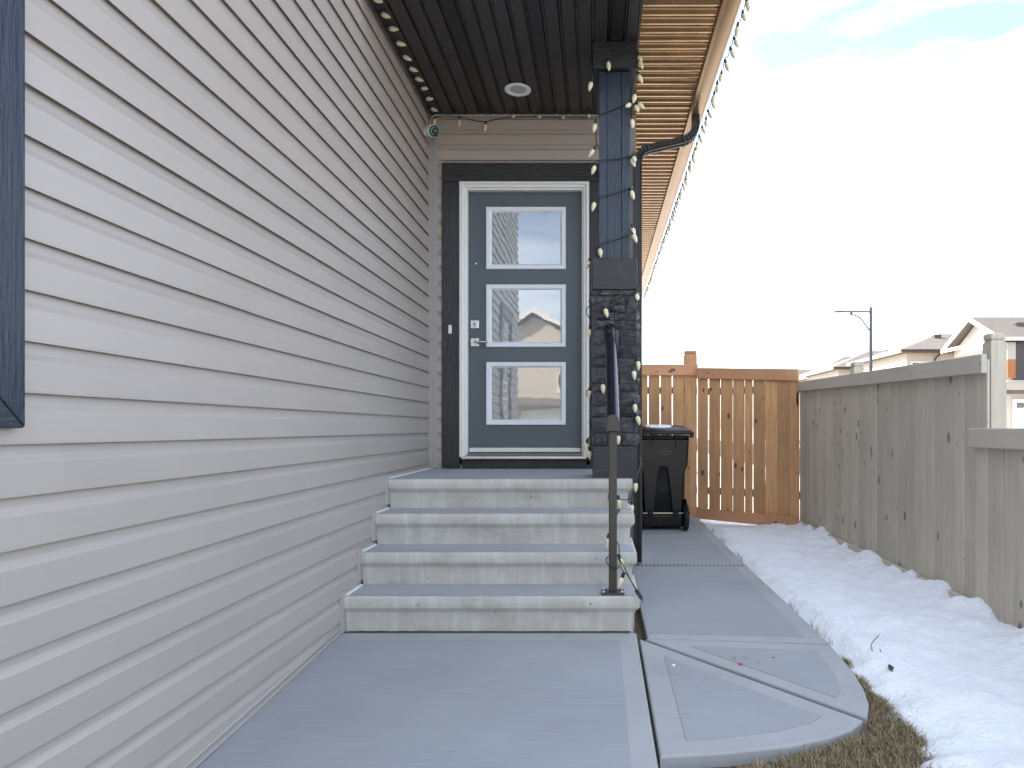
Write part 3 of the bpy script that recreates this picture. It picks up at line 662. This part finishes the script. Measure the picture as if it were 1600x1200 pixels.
MB().sweep([a, a.lerp(b, .12), a.lerp(b, .85), b], lambda i: [(u * (.5 if i in (0, 3) else 1), v_ * (.5 if i in (0, 3) else 1)) for u, v_ in [(-.010, -.008), (.010, -.008), (.010, .008), (-.010, .008)]], (0, 1, 0)).build('plug', M['green'], E3)
MB().tube([b, b.lerp(a, -.22)], .003, 5).build('plug_pin', M['rubber'], E3)
for x, y, Y, d in [(950, 92, by - .01, (.1, 0, -1)), (925, 124, by - .01, (-.25, 0, -1)), (997, 83, by, (.3, 0, -1)), (998, 92, by, (.35, -.2, -1)), (996, 113, by, (.45, 0, -1)), (993, 143, fy - .02, (-.2, 0, -1)),
                   (987, 162, fy - .02, (-.5, -.6, -.5)), (991, 162, fy - .01, (.4, -.4, -1)), (994, 160, fy, (.9, -.3, -.8)), (987, 182, fy - .01, (.1, 0, -1)), (931, 189, fy - .01, (-.2, 0, -1)),
                   (930, 230, fy + .02, (-.5, 0, -.8)), (985, 245, fy - .015, (.4, -.2, -1)), (989, 243, fy - .01, (.2, -.8, -1)), (931, 255, fy - .012, (-.35, 0, -1)), (985, 294, fy - .012, (.3, 0, -1)), (930, 312, fy - .01, (-.25, 0, -1)),
                   (988, 352, fy - .008, (.15, 0, -1)), (988, 362, fy - .012, (.4, 0, -1)), (937, 384, fy - .012, (.1, 0, -1)), (922, 404, by + .1, (-.4, 0, -1)), (994, 458, sy_, (.1, -.7, -.7)), (944, 478, sy_ - .01, (.3, 0, -1)),
                   (922, 510, sy_ + .06, (-.1, 0, -1)), (996, 560, sy_ + .02, (.1, 0, -1)), (989, 575, sy_ - .01, (.15, 0, -1)), (941, 596, sy_ - .01, (.1, 0, -1)), (922, 606, sy_ + .05, (-.1, 0, -1)), (991, 627, sy_ - .01, (.1, 0, -1)),
                   (994, 646, sy_ - .01, (.3, 0, -1)), (918, 688, sy_ + .08, (-.2, 0, -1)), (921, 700, sy_ + .08, (.05, 0, -1)), (966, 676, sy_ - .01, (0, 0, -1)), (993, 750, 4.40, (0, 0, -1)), (966, 776, 4.36, (.1, 0, -1)), (987, 784, 4.36, (0, 0, -1)),
                   (967, 798, 4.28, (.3, 0, -1)), (951, 836, 3.98, (-.15, 0, -1)), (967, 868, 3.70, (.25, 0, -1)), (974, 897, 3.66, (-.35, 0, -1))]:
    bulb(E3, P(x, y, Y), d)

# ------------------------------------------------------------------ security camera, soffit light
c0 = P(671, 206, 5.36); SC = thing('security_camera', (XW, 5.36, c0.z), 'small white security camera on the wall corner under the porch ceiling', 'camera')
MB().lathe([(.03, 0), (.034, .004), (.030, .014), (.012, .02), (.010, .05)], 18, Matrix.Translation((XW + .006, 5.40, c0.z + .02)) @ Matrix.Rotation(R(90), 4, 'Y')).build('mount', M['white'], SC, auto=.6)
dcam = Vector((.62, -.70, -.36)).normalized(); q = Vector((0, 0, 1)).rotation_difference(dcam).to_matrix().to_4x4()
cc = Matrix.Translation((XW + .068, 5.38, c0.z + .018)) @ q
bd = MB().lathe([(.022, -.060), (.040, -.052), (.046, -.030), (.048, .05), (.0455, .057)], 24, cc).build('body', M['white'], SC, auto=.6)
MB().lathe([(.044, .050), (.0435, .0585), (.02, .0590), (.004, .0590)], 24, cc).build('lens_face', M['rail_black'], SC, auto=.6)
ar = [cc @ Vector((.028 * math.cos(a), .028 * math.sin(a), .061)) for a in [R(150 + k * 12) for k in range(14)]]
MB().tube(ar, .0018, 5).build('status_ring', M['green_glow'], SC)
MB().lathe([(.010, .058), (.010, .063), (.006, .064)], 14, cc).build('lens', M['dark_glass'], SC, auto=.6)
MB().tube(smooth_path([cc @ Vector((0, .02, -.04)), (XW + .035, 5.46, c0.z + .06), (XW + .03, 5.53, 3.60), (XW + .06, 5.545, 3.640), (XW + .14, 5.55, 3.644), (-.6, 5.552, 3.645), (.05, 5.552, 3.643)], 6), .003, 5).build('cable', M['frame'], SC)
lc = P(809, 139.5, 5.14); LT = thing('soffit_light', (lc.x, lc.y, 3.65), 'round white recessed light in the black porch ceiling', 'light')
T_ = Matrix.Translation((lc.x, lc.y, 3.6495))
MB().lathe([(.098, 0), (.098, -.006), (.088, -.010), (.066, -.006), (.060, .003), (.060, .0)], 36, T_).build('trim_ring', M['white'], LT, auto=.5)
MB().lathe([(.0595, -.0005), (.058, -.003), (.03, -.0035), (.004, -.0035)], 30, T_).build('lens', M['led'], LT, auto=.6)

# ------------------------------------------------------------------ wheeled bin
bx, byy = .700, 7.40
BN = thing('wheeled_bin', (bx, byy, 0), 'tall black wheeled bin standing on the path by the cedar fence', 'bin')
def brect(hx_, y0, y1, z, r=.05, n=4):
    o = []
    for cx_, cy_, a0 in [(hx_ - r, y1 - r, 0), (-hx_ + r, y1 - r, 90), (-hx_ + r, y0 + r, 180), (hx_ - r, y0 + r, 270)]:
        for k in range(n + 1): a = R(a0 + 90 * k / n); o.append(Vector((bx + cx_ + r * math.cos(a), byy + cy_ + r * math.sin(a), z)))
    return o
MB().loft([brect(.225, -.02, .52, .03), brect(.228, -.04, .54, .06), brect(.240, -.05, .60, .45), brect(.247, -.055, .63, .66, .05), brect(.268, -.06, .65, .70, .05), brect(.285, -.07, .68, .98, .05), brect(.292, -.075, .69, 1.02, .05)]).build('body', M['bin'], BN, auto=.6)
# raised shell of the wheel side: two legs with a tapering recess between them
ap = [(-.205, .20), (-.10, .20), (-.048, .64), (-.034, .685), (.034, .685), (.048, .64), (.10, .20), (.205, .20), (.225, .62), (.262, .70), (.278, .985), (-.278, .985), (-.262, .70), (-.225, .62)]
MB().loft([[(bx + x_ * k_, byy + y_, .6 + (z_ - .6) * k2) for x_, z_ in ap] for y_, k_, k2 in ((.03, 1.0, 1.0), (-.085, 1.0, 1.0), (-.103, .97, .97))]).build('back_shell', M['bin'], BN, bevel=.012, seg=2)
for sx in (-1, 1):
    MB().box(bx + sx * .135 - .028, bx + sx * .135 + .028, byy - .10, byy - .01, .155, .225).build('axle_bracket', M['bin'], BN, bevel=.008)
MB().box(bx - .22, bx + .22, byy - .055, byy + .02, .035, .17).build('base_lip', M['bin'], BN, bevel=.02, seg=3)
MB().tube([(bx - .28, byy - .062, .186), (bx + .28, byy - .062, .186)], .009, 10).build('axle', M['axle'], BN)
for sx in (-1, 1):
    Tm = Matrix.Translation((bx + sx * .245, byy - .05, .148)) @ Matrix.Rotation(R(90), 4, 'Y')
    wh = MB().lathe([(.10, -.028), (.138, -.024), (.147, -.010), (.147, .010), (.138, .024), (.10, .028)], 30, Tm).build('wheel', M['rubber'], BN, auto=.5)
    MB().lathe([(.03, -.032), (.092, -.0285), (.092, .0285), (.03, .032)], 24, Tm).build('rim', M['bin'], wh, auto=.5)
    MB().sweep([(bx + sx * .245, byy - .05 + .165 * math.cos(a), .148 + .165 * math.sin(a)) for a in [R(20 + k * 16) for k in range(9)]], [(-.03, -.006), (.03, -.006), (.03, .006), (-.03, .006)], (1, 0, 0)).build('wheel_arch', M['bin'], BN)
    MB().box(bx + sx * .135 - .006, bx + sx * .135 + .006, byy - .125, byy - .08, .90, 1.03).build('handle_rib', M['bin'], BN, bevel=.003)
MB().box(bx - .10, bx - .088, byy - .12, byy - .08, .93, 1.03).build('handle_rib', M['bin'], BN, bevel=.003)
lid = MB().loft([brect(.305, -.125, .72, 1.035, .05), brect(.312, -.13, .73, 1.045, .05), brect(.310, -.13, .73, 1.068, .05), brect(.295, -.11, .71, 1.085, .06), brect(.24, .0, .62, 1.125, .08), brect(.15, .1, .5, 1.135, .08)]).build('lid', M['bin'], BN, auto=.5)
MB().tube([(bx - .30, byy - .155, 1.045), (bx + .32, byy - .155, 1.045)], .013, 12).build('handle', M['bin'], lid)
for sx in (-1, 1): MB().box(bx + sx * .30 - .018, bx + sx * .30 + .018, byy - .165, byy - .10, 1.0, 1.062).build('hinge', M['bin'], lid, bevel=.005)
mk = MB()
mk.loft([[(bx + .02 + .016 * r_ * math.cos(a), byy - .1085 + yy, .885 + .016 * r_ * math.sin(a)) for a, r_ in [(R(90 + k * 36), 1 if k % 2 == 0 else .45) for k in range(10)]] for yy in (0, -.003)])
for k in range(11): mk.box(bx - .055 + k * .0145, bx - .055 + k * .0145 + (.011 if k % 3 else .007), byy - .1075, byy - .1035, .845, .857)
for k in range(6): mk.box(bx - .018 + k * .0135, bx - .018 + k * .0135 + .009, byy - .1035, byy - .099, .817, .826)
mk.build('moulded_mark', M['emboss'], BN)
sn = MB()
sr = lambda s_, z_: [(bx + .02 + (.19 * s_) * math.cos(a) * (1 + .2 * noise.noise((math.cos(a) * 2, math.sin(a) * 2, 1))) - .06, byy + .02 + (.085 * s_) * math.sin(a), z_ + .10 * (.085 * s_) * math.sin(a)) for a in [k * 6.2832 / 22 for k in range(22)]]
sn.loft([sr(.9, 1.088), sr(1, 1.104), sr(.9, 1.122), sr(.6, 1.134)])
tag(sn.build('snow_patch', M['snow'], smooth=True), 'patch of white snow lying on the black bin lid', 'snow')

# ------------------------------------------------------------------ cedar fences
def warped_board(par, m, a, b, z0, z1, th=.019, off=0, amp=.002):
    a, b = Vector((a[0], a[1], 0)), Vector((b[0], b[1], 0)); t = (b - a).normalized(); n = Vector((t.y, -t.x, 0)); rings = []; sd_ = random.random() * 99
    for k in range(9):
        z = z0 + (z1 - z0) * k / 8; d0 = t * amp * noise.noise((z * 2.1, sd_, 0)); d1 = t * amp * noise.noise((z * 2.1, sd_, 7)); w_ = n * (off + .003 * noise.noise((z, sd_, 3)))
        rings.append([v + Vector((0, 0, z)) for v in (a + d0 + w_, b + d1 + w_, b + d1 + w_ - n * th, a + d0 + w_ - n * th)])
    MB().loft(rings).build('board', m, par, bevel=.002, seg=1)
def fence_board(par, name, m, a, b, z0, z1, th=.02, off=0, bev=.003, zz0=None, zz1=None):
    """a board standing on the line a-b, its face towards the viewer"""
    a, b = Vector((a[0], a[1], 0)), Vector((b[0], b[1], 0)); t = (b - a).normalized(); n = Vector((t.y, -t.x, 0))
    q0, q1 = a + n * off, b + n * off; q2, q3 = q1 - n * th, q0 - n * th
    if zz0 is None: zz0, zz1 = z0, z1
    MB().add([(q0.x, q0.y, z0), (q1.x, q1.y, zz0), (q2.x, q2.y, zz0), (q3.x, q3.y, z0), (q0.x, q0.y, z1), (q1.x, q1.y, zz1), (q2.x, q2.y, zz1), (q3.x, q3.y, z1)],
             [(3, 2, 1, 0), (4, 5, 6, 7), (0, 1, 5, 4), (1, 2, 6, 5), (2, 3, 7, 6), (3, 0, 4, 7)]).build(name, m, par, bevel=bev)
LA, LB = (1.215, 8.30), (2.262, 7.67)
def on(u): return (LA[0] + (LB[0] - LA[0]) * u, LA[1] + (LB[1] - LA[1]) * u)
CF = thing('cedar_fence', (1.74, 8.0, 0), 'wide cedar board fence panel between the path and the grey fence', 'fence')
edges = [(572, 658), (676, 767), (781, 878), (891, 984), (996, 1056), (1071, 1168), (1179, 1281), (1284, 1396), (1399, 1500)]
def u_of(zx):                                            # photo column on this panel -> fraction along it
    x = 990 + zx / 5.714; k = (x - CX) / F
    return (k * LA[1] - LA[0]) / ((LB[0] - LA[0]) - k * (LB[1] - LA[1]))
for i, (a, b) in enumerate(edges):
    ua, ub = u_of(a), u_of(b); rj = random.uniform(-.0012, .0012)
    warped_board(CF, M['cedar'], on(max(0, ua - .004)), on(min(1, ub + .004)), .07, 1.72, .019, random.uniform(-.002, .002))
zt0, zt1 = 1.832, 1.762
fence_board(CF, 'top_rail', M['cedar_x'], on(-.002), on(1.0), 1.70, 1.832, .036, .037, .008, 1.628, 1.762)
fence_board(CF, 'bottom_rail', M['cedar_x'], on(0), on(1.0), .005, .135, .03, .031, .005, -.03, .10)
fence_board(CF, 'hinge', M['rubber'], on(.985), on(1.0), 1.36, 1.50, .01, .047)
fence_board(CF, 'back_rail', M['cedar_x'], on(0), on(1), .30, .385, .03, -.026)
fence_board(CF, 'back_rail', M['cedar_x'], on(0), on(1), 1.50, 1.585, .03, -.026)
GT = thing('cedar_fence', (.7, 8.36, 0), 'narrow cedar board panel with a tall post behind the black bin', 'fence')
YG = 8.36
def gx(zx): return (990 + zx / 5.714 - CX) / F * YG
for a, b in [(-470, -375), (-360, -265), (-250, -160), (-147, -60), (-47, 18), (30, 124), (137, 232), (245, 340), (353, 446)]:
    if gx(b) < .33: continue
    warped_board(GT, M['cedar'], (max(gx(a) - .003, .325), YG), (gx(b) + .003, YG), .145, 1.80, .019, random.uniform(-.002, .002))
fence_board(GT, 'top_rail', M['cedar_x'], (.325, YG), (gx(572), YG), 1.741, 1.878, .036, .037, .007)
fence_board(GT, 'bottom_rail', M['cedar_x'], (.325, YG), (gx(572), YG), .04, .14, .03, .010, .005)
fence_board(GT, 'back_rail', M['cedar_x'], (.325, YG), (gx(572), YG), .30, .385, .03, -.026)
fence_board(GT, 'back_rail', M['cedar_x'], (.325, YG), (gx(572), YG), 1.52, 1.605, .03, -.026)
px0, px1 = gx(455), gx(566)
fence_board(GT, 'post', M['cedar'], (px0, YG), (px1, YG), .0, 2.0, .085, .0, .004)
fence_board(GT, 'post_cap', M['cedar'], (px0, YG + .001), (px1, YG + .001), 2.012, 2.052, .083, 0, .018)
fence_board(GT, 'post_cap', M['cedar'], (px0 + .005, YG + .004), (px1 - .005, YG + .004), 2.0, 2.012, .076, 0, .001)

# ------------------------------------------------------------------ grey fence along the yard
GF = thing('grey_fence', (2.28, 5.5, 0), 'long grey stained board fence stepping down along the snowy yard', 'fence')
XF = 2.278
y = 7.70; i = 0
wds = [.14, .135, .14, .145, .14, .09, .14, .14, .12, .14]
while y > 4.0:
    wd = wds[i % 10]; y2 = max(3.99, y - wd)
    if y - y2 > .03:
        fence_board(GF, 'board', M['grey'], (XF + random.uniform(-.0015, .0015), y), (XF + random.uniform(-.003, .003), y2 + .0015), .0, 1.50 + (y - 4) / 3.7 * .085 , .018, random.uniform(-.005, .005), .006)
    y = y2; i += 1
fence_board(GF, 'top_rail', M['grey_y'], (XF, 7.70), (XF, 3.992), 1.512, 1.62, .036, .037, .006, 1.422, 1.535)
fence_board(GF, 'kick_board', M['grey_y'], (XF, 7.70), (XF, 4.10), -.08, .06, .03, .031, .004)
for (yp, zt2, zb2) in [(3.996, 1.66, -.1), (6.14, 1.70, -.1)]:
    xo = XF + .0235
    pm_ = M['grey_post']
    fence_board(GF, 'post', pm_, (xo, yp + .092), (xo, yp), zb2, zt2 - .055, .092, 0, .003)
    fence_board(GF, 'post_cap', pm_, (xo, yp + .092), (xo, yp), zt2 - .043, zt2, .092, 0, .012)
    fence_board(GF, 'post_cap', pm_, (xo + .006, yp + .086), (xo + .006, yp + .006), zt2 - .055, zt2 - .043, .08, 0, .001)
fence_board(GF, 'rail', M['grey_y'], (XF + .0235, 7.7), (XF + .0235, 6.24), .7, .79, .03, 0, .003)
y = 3.985; i = 3
while y > 1.2:
    wd = wds[i % 10]; fence_board(GF, 'board', M['grey'], (XF + random.uniform(-.0015, .0015), y), (XF, y - wd + .0015), -.15, 1.07, .018, random.uniform(-.005, .005), .006); y -= wd; i += 1
fence_board(GF, 'top_rail', M['grey_y'], (XF, 4.13), (XF, 1.2), .985, 1.10, .036, .037, .006)

# ------------------------------------------------------------------ street lamp and houses beyond
LPY = 39.0; lx = (1360.5 - CX) / F * LPY
SL = thing('street_lamp', (lx, LPY, -.16), 'slender dark street lamp with a single arm beyond the grey fence', 'street lamp')
ztop = P(0, 480, LPY).z
MB().lathe([(.13, -.16), (.12, 1.0), (.085, ztop - .9), (.085, ztop)], 14, Matrix.Translation((lx, LPY, 0))).build('pole', M['lamp'], SL, auto=.6)
za = P(0, 487, LPY).z
MB().tube([(lx, LPY, za), (lx - 1.75, LPY, za + .01)], .045, 8).build('arm', M['lamp'], SL)
bp = [P(x, y, LPY) for x, y in [(1360, 517), (1356, 513), (1352, 507), (1345, 498), (1336, 493), (1328, 491)]]
MB().tube(smooth_path(bp, 4), .04, 7).build('brace', M['lamp'], SL)
MB().box(lx - 1.17, lx - 1.05, LPY - .05, LPY + .05, za - .18, za - .04).build('bracket', M['lamp'], SL)
MB().loft([[(lx - 1.62, LPY - .08, za - .05), (lx - 1.62, LPY + .08, za - .05), (lx - 1.62, LPY + .08, za + .06), (lx - 1.62, LPY - .08, za + .06)],
           [(lx - 2.12, LPY - .13, za - .045), (lx - 2.12, LPY + .13, za - .045), (lx - 2.12, LPY + .13, za + .02), (lx - 2.12, LPY - .13, za + .02)]]).build('lamp_head', M['lamp'], SL, bevel=.02)

def far_house(x0, y0, wx, dy, eave, ridge, kind, label, wall='far_cream', over=.5):
    """x0,y0: corner nearest to the viewer's left; kind 'hip' or 'gable' (gable end facing left)"""
    h = thing('neighbour_house', (x0 + wx / 2, y0 + dy / 2, -.16), label, 'house', 'houses beyond the fence')
    MB().box(x0, x0 + wx, y0, y0 + dy, -.16, eave).build('wall', M[wall], h)
    a, b, c, d = x0 - over, x0 + wx + over, y0 - over, y0 + dy + over; cy = (c + d) / 2; ym = cy
    if kind == 'hip':
        k = (d - c) / 2
        rf = MB().add([(a, c, eave), (b, c, eave), (b, d, eave), (a, d, eave), (a, c, eave + .18), (b, c, eave + .18), (b, d, eave + .18), (a, d, eave + .18), (a + k, cy, ridge), (max(b - k, a + k + .5), cy, ridge)],
                      [(0, 1, 5, 4), (1, 2, 6, 5), (2, 3, 7, 6), (3, 0, 4, 7), (3, 2, 1, 0), (4, 5, 9, 8), (5, 6, 9), (6, 7, 8, 9), (7, 4, 8)]).build('roof', M['shingle'], h)
    else:
        rf = MB().loft([[(x, c, eave - .02), (x, cy, ridge - .2), (x, d, eave - .02), (x, d, eave + .18), (x, cy, ridge), (x, c, eave + .18)] for x in (a, b)]).build('roof', M['shingle'], h)
        MB().add([(x0 - .01, y0, eave), (x0 - .01, y0 + dy, eave), (x0 - .01, cy, ridge - .25), (x0 + .1, y0, eave), (x0 + .1, y0 + dy, eave), (x0 + .1, cy, ridge - .25)], [(0, 1, 2), (5, 4, 3), (0, 3, 4, 1), (1, 4, 5, 2), (2, 5, 3, 0)]).build('gable', M[wall], h)
        MB().loft([[(x, c - .02, eave - .04), (x, cy, ridge - .22), (x, d + .02, eave - .04), (x, d + .02, eave + .2), (x, cy, ridge + .03), (x, c - .02, eave + .2)] for x in (a - .06, a - .01)]).build('barge_board', M['far_white'], h)
    MB().box(a - .1, b + .1, c - .1, c - .002, eave + .0, eave + .17).build('gutter', M['far_white'] if kind != 'hip' else M['rail_bronze'], h)
    MB().box(a - .1, a - .002, c, d, eave + .0, eave + .17).build('gutter', M['far_white'], h)
    return h, rf
def window(h, face, p, wd, ht):
    x, y, z = p
    if face == 'y':
        f = MB().box(x, x + wd, y - .06, y + .02, z, z + ht).build('window', M['far_white'], h); MB().box(x + .1, x + wd - .1, y - .07, y - .05, z + .1, z + ht - .1).build('pane', M['dark_glass'], f)
    else:
        f = MB().box(x - .06, x + .02, y, y + wd, z, z + ht).build('window', M['far_white'], h); MB().box(x - .07, x - .05, y + .1, y + wd - .1, z + .1, z + ht - .1).build('pane', M['dark_glass'], f)
def vent(rf, x, y, z):
    MB().box(x, x + .45, y, y + .5, z - .25, z + .22).build('roof_vent', M['rail_bronze'], rf, bevel=.03)
# nearest: gable end house with brown upper floor, orange panel and garage
hA, rfA = far_house(20.0, 33.6, 11, 4.7, 5.35, 6.95, 'gable', 'gabled house with brown wall and orange panel behind the fence post', 'far_cream', .45)
MB().box(20.42, 31, 33.40, 33.59, 2.6, 5.3).build('upper_wall', M['far_brown'], hA)
MB().box(20.02, 20.415, 33.36, 33.395, 3.55, 4.45).build('panel', M['far_orange'], hA)
MB().box(20.01, 20.416, 33.35, 33.398, 4.46, 5.3).build('trim', M['far_cream'], hA)
MB().box(19.9, 21.0, 33.2, 33.39, 3.2, 3.42).build('band', M['far_white'], hA)
ga = MB().box(17.1, 27, 28.6, 33.38, -.4, 2.55).build('garage', M['far_cream'], hA)
MB().loft([[(x, 28.2, 2.52), (x, 33.36, 3.25 + dz_), (x, 33.36, 3.4 + dz_), (x, 28.2, 2.68)] for x, dz_ in ((16.8, 0), (27.3, 0))]).build('garage_roof', M['shingle'], hA)
gd = MB().box(17.35, 23, 28.52, 28.62, -.3, 2.32).build('garage_door', M['far_white'], hA)
for k in range(10): MB().box(17.5 + k * .42, 17.5 + k * .42 + .3, 28.50, 28.53, 1.95, 2.16).build('pane', M['dark_glass'], gd)
window(hA, 'x', (20.0, 35.2, 3.3), 1.2, 1.3); vent(rfA, 21.2, 34.6, 6.25)
# second: hip roof house
hB, rfB = far_house(19.0, 42, 9, 8, 5.72, 7.45, 'hip', 'hip roofed cream house beside the gabled house beyond the fence')
window(hB, 'y', (19.25, 42, 3.7), 1.2, 1.5); window(hB, 'x', (19.0, 43.5, 3.7), 1.5, 1.4)
MB().tube([(20.9, 41.5, 5.72), (20.7, 41.9, 5.35), (20.7, 41.95, 0)], .06, 6).build('downpipe', M['rail_bronze'], hB)
vent(rfB, 22.0, 44.6, 7.0); vent(rfB, 24.0, 44.6, 7.0); vent(rfB, 20.4, 42.6, 6.05)
hC, rfC = far_house(18.5, 52.5, 10, 8, 5.6, 7.5, 'hip', 'shallow hip roofed house showing just right of the street lamp'); vent(rfC, 23.2, 55.0, 7.2); window(hC, 'y', (20.4, 52.5, 3.7), 1.6, 1.4)
hD, rfD = far_house(20.0, 63, 11, 9, 5.75, 8.2, 'hip', 'hip roofed house just left of the street lamp'); window(hD, 'y', (20.9, 63, 4.1), 1.0, 1.1); window(hD, 'y', (23.5, 63, 4.1), 1.0, 1.1)
hF, rfF = far_house(21.4, 73, 9, 7, 5.75, 7.7, 'gable', 'farthest house peeking over the corner where the fences meet', 'far_brown')
# house across the street, behind the viewer, seen mirrored in the door glass
def back_house(x0, y0, label, wall='far_cream'):
    h = thing('neighbour_house', (x0 + 5, y0 - 4, -.16), label, 'house', 'houses mirrored in the door glass')
    MB().box(x0, x0 + 10, y0 - 9, y0, -.16, 5.4).build('wall', M[wall], h)
    MB().loft([[(x0 - .5, y, 5.3), (x0 + 5, y, 8.3), (x0 + 10.5, y, 5.3), (x0 + 10.5, y, 5.55), (x0 + 5, y, 8.55), (x0 - .5, y, 5.55)] for y in (y0 - 9.5, y0 + .5)]).build('roof', M['shingle'], h)
    MB().loft([[(x0 - .5, y, 5.25), (x0 + 5, y, 8.25), (x0 + 10.5, y, 5.25), (x0 + 10.5, y, 5.6), (x0 + 5, y, 8.6), (x0 - .5, y, 5.6)] for y in (y0 + .51, y0 + .56)]).build('barge_board', M['far_white'], h)
    MB().add([(x0, y0, 5.4), (x0 + 10, y0, 5.4), (x0 + 5, y0, 8.1), (x0, y0 - .1, 5.4), (x0 + 10, y0 - .1, 5.4), (x0 + 5, y0 - .1, 8.1)], [(0, 1, 2), (5, 4, 3), (0, 3, 4, 1), (1, 4, 5, 2), (2, 5, 3, 0)]).build('gable', M[wall], h)
    for xx, zz_ in [(1.5, 3.3), (6.5, 3.3)]:
        f = MB().box(x0 + xx, x0 + xx + 1.8, y0 - .02, y0 + .06, zz_, zz_ + 1.4).build('window', M['far_white'], h); MB().box(x0 + xx + .1, x0 + xx + 1.7, y0 + .05, y0 + .07, zz_ + .1, zz_ + 1.3).build('pane', M['dark_glass'], f)
    gd_ = MB().box(x0 + 4.2, x0 + 9.2, y0 - .02, y0 + .05, -.1, 2.3).build('garage_door', M['far_white'], h)
    MB().loft([[(x0 - .3, y0, 2.7), (x0 - .3, y0 + 1.2, 2.45), (x0 - .3, y0 + 1.2, 2.6), (x0 - .3, y0, 3.0)], [(x0 + 10.3, y0, 2.7), (x0 + 10.3, y0 + 1.2, 2.45), (x0 + 10.3, y0 + 1.2, 2.6), (x0 + 10.3, y0, 3.0)]]).build('porch_roof', M['shingle'], h)
back_house(-9.0, -32, 'sunlit cream house mirrored in the door glass')
back_house(4.5, -33, 'second cream house mirrored in the right of the door glass')
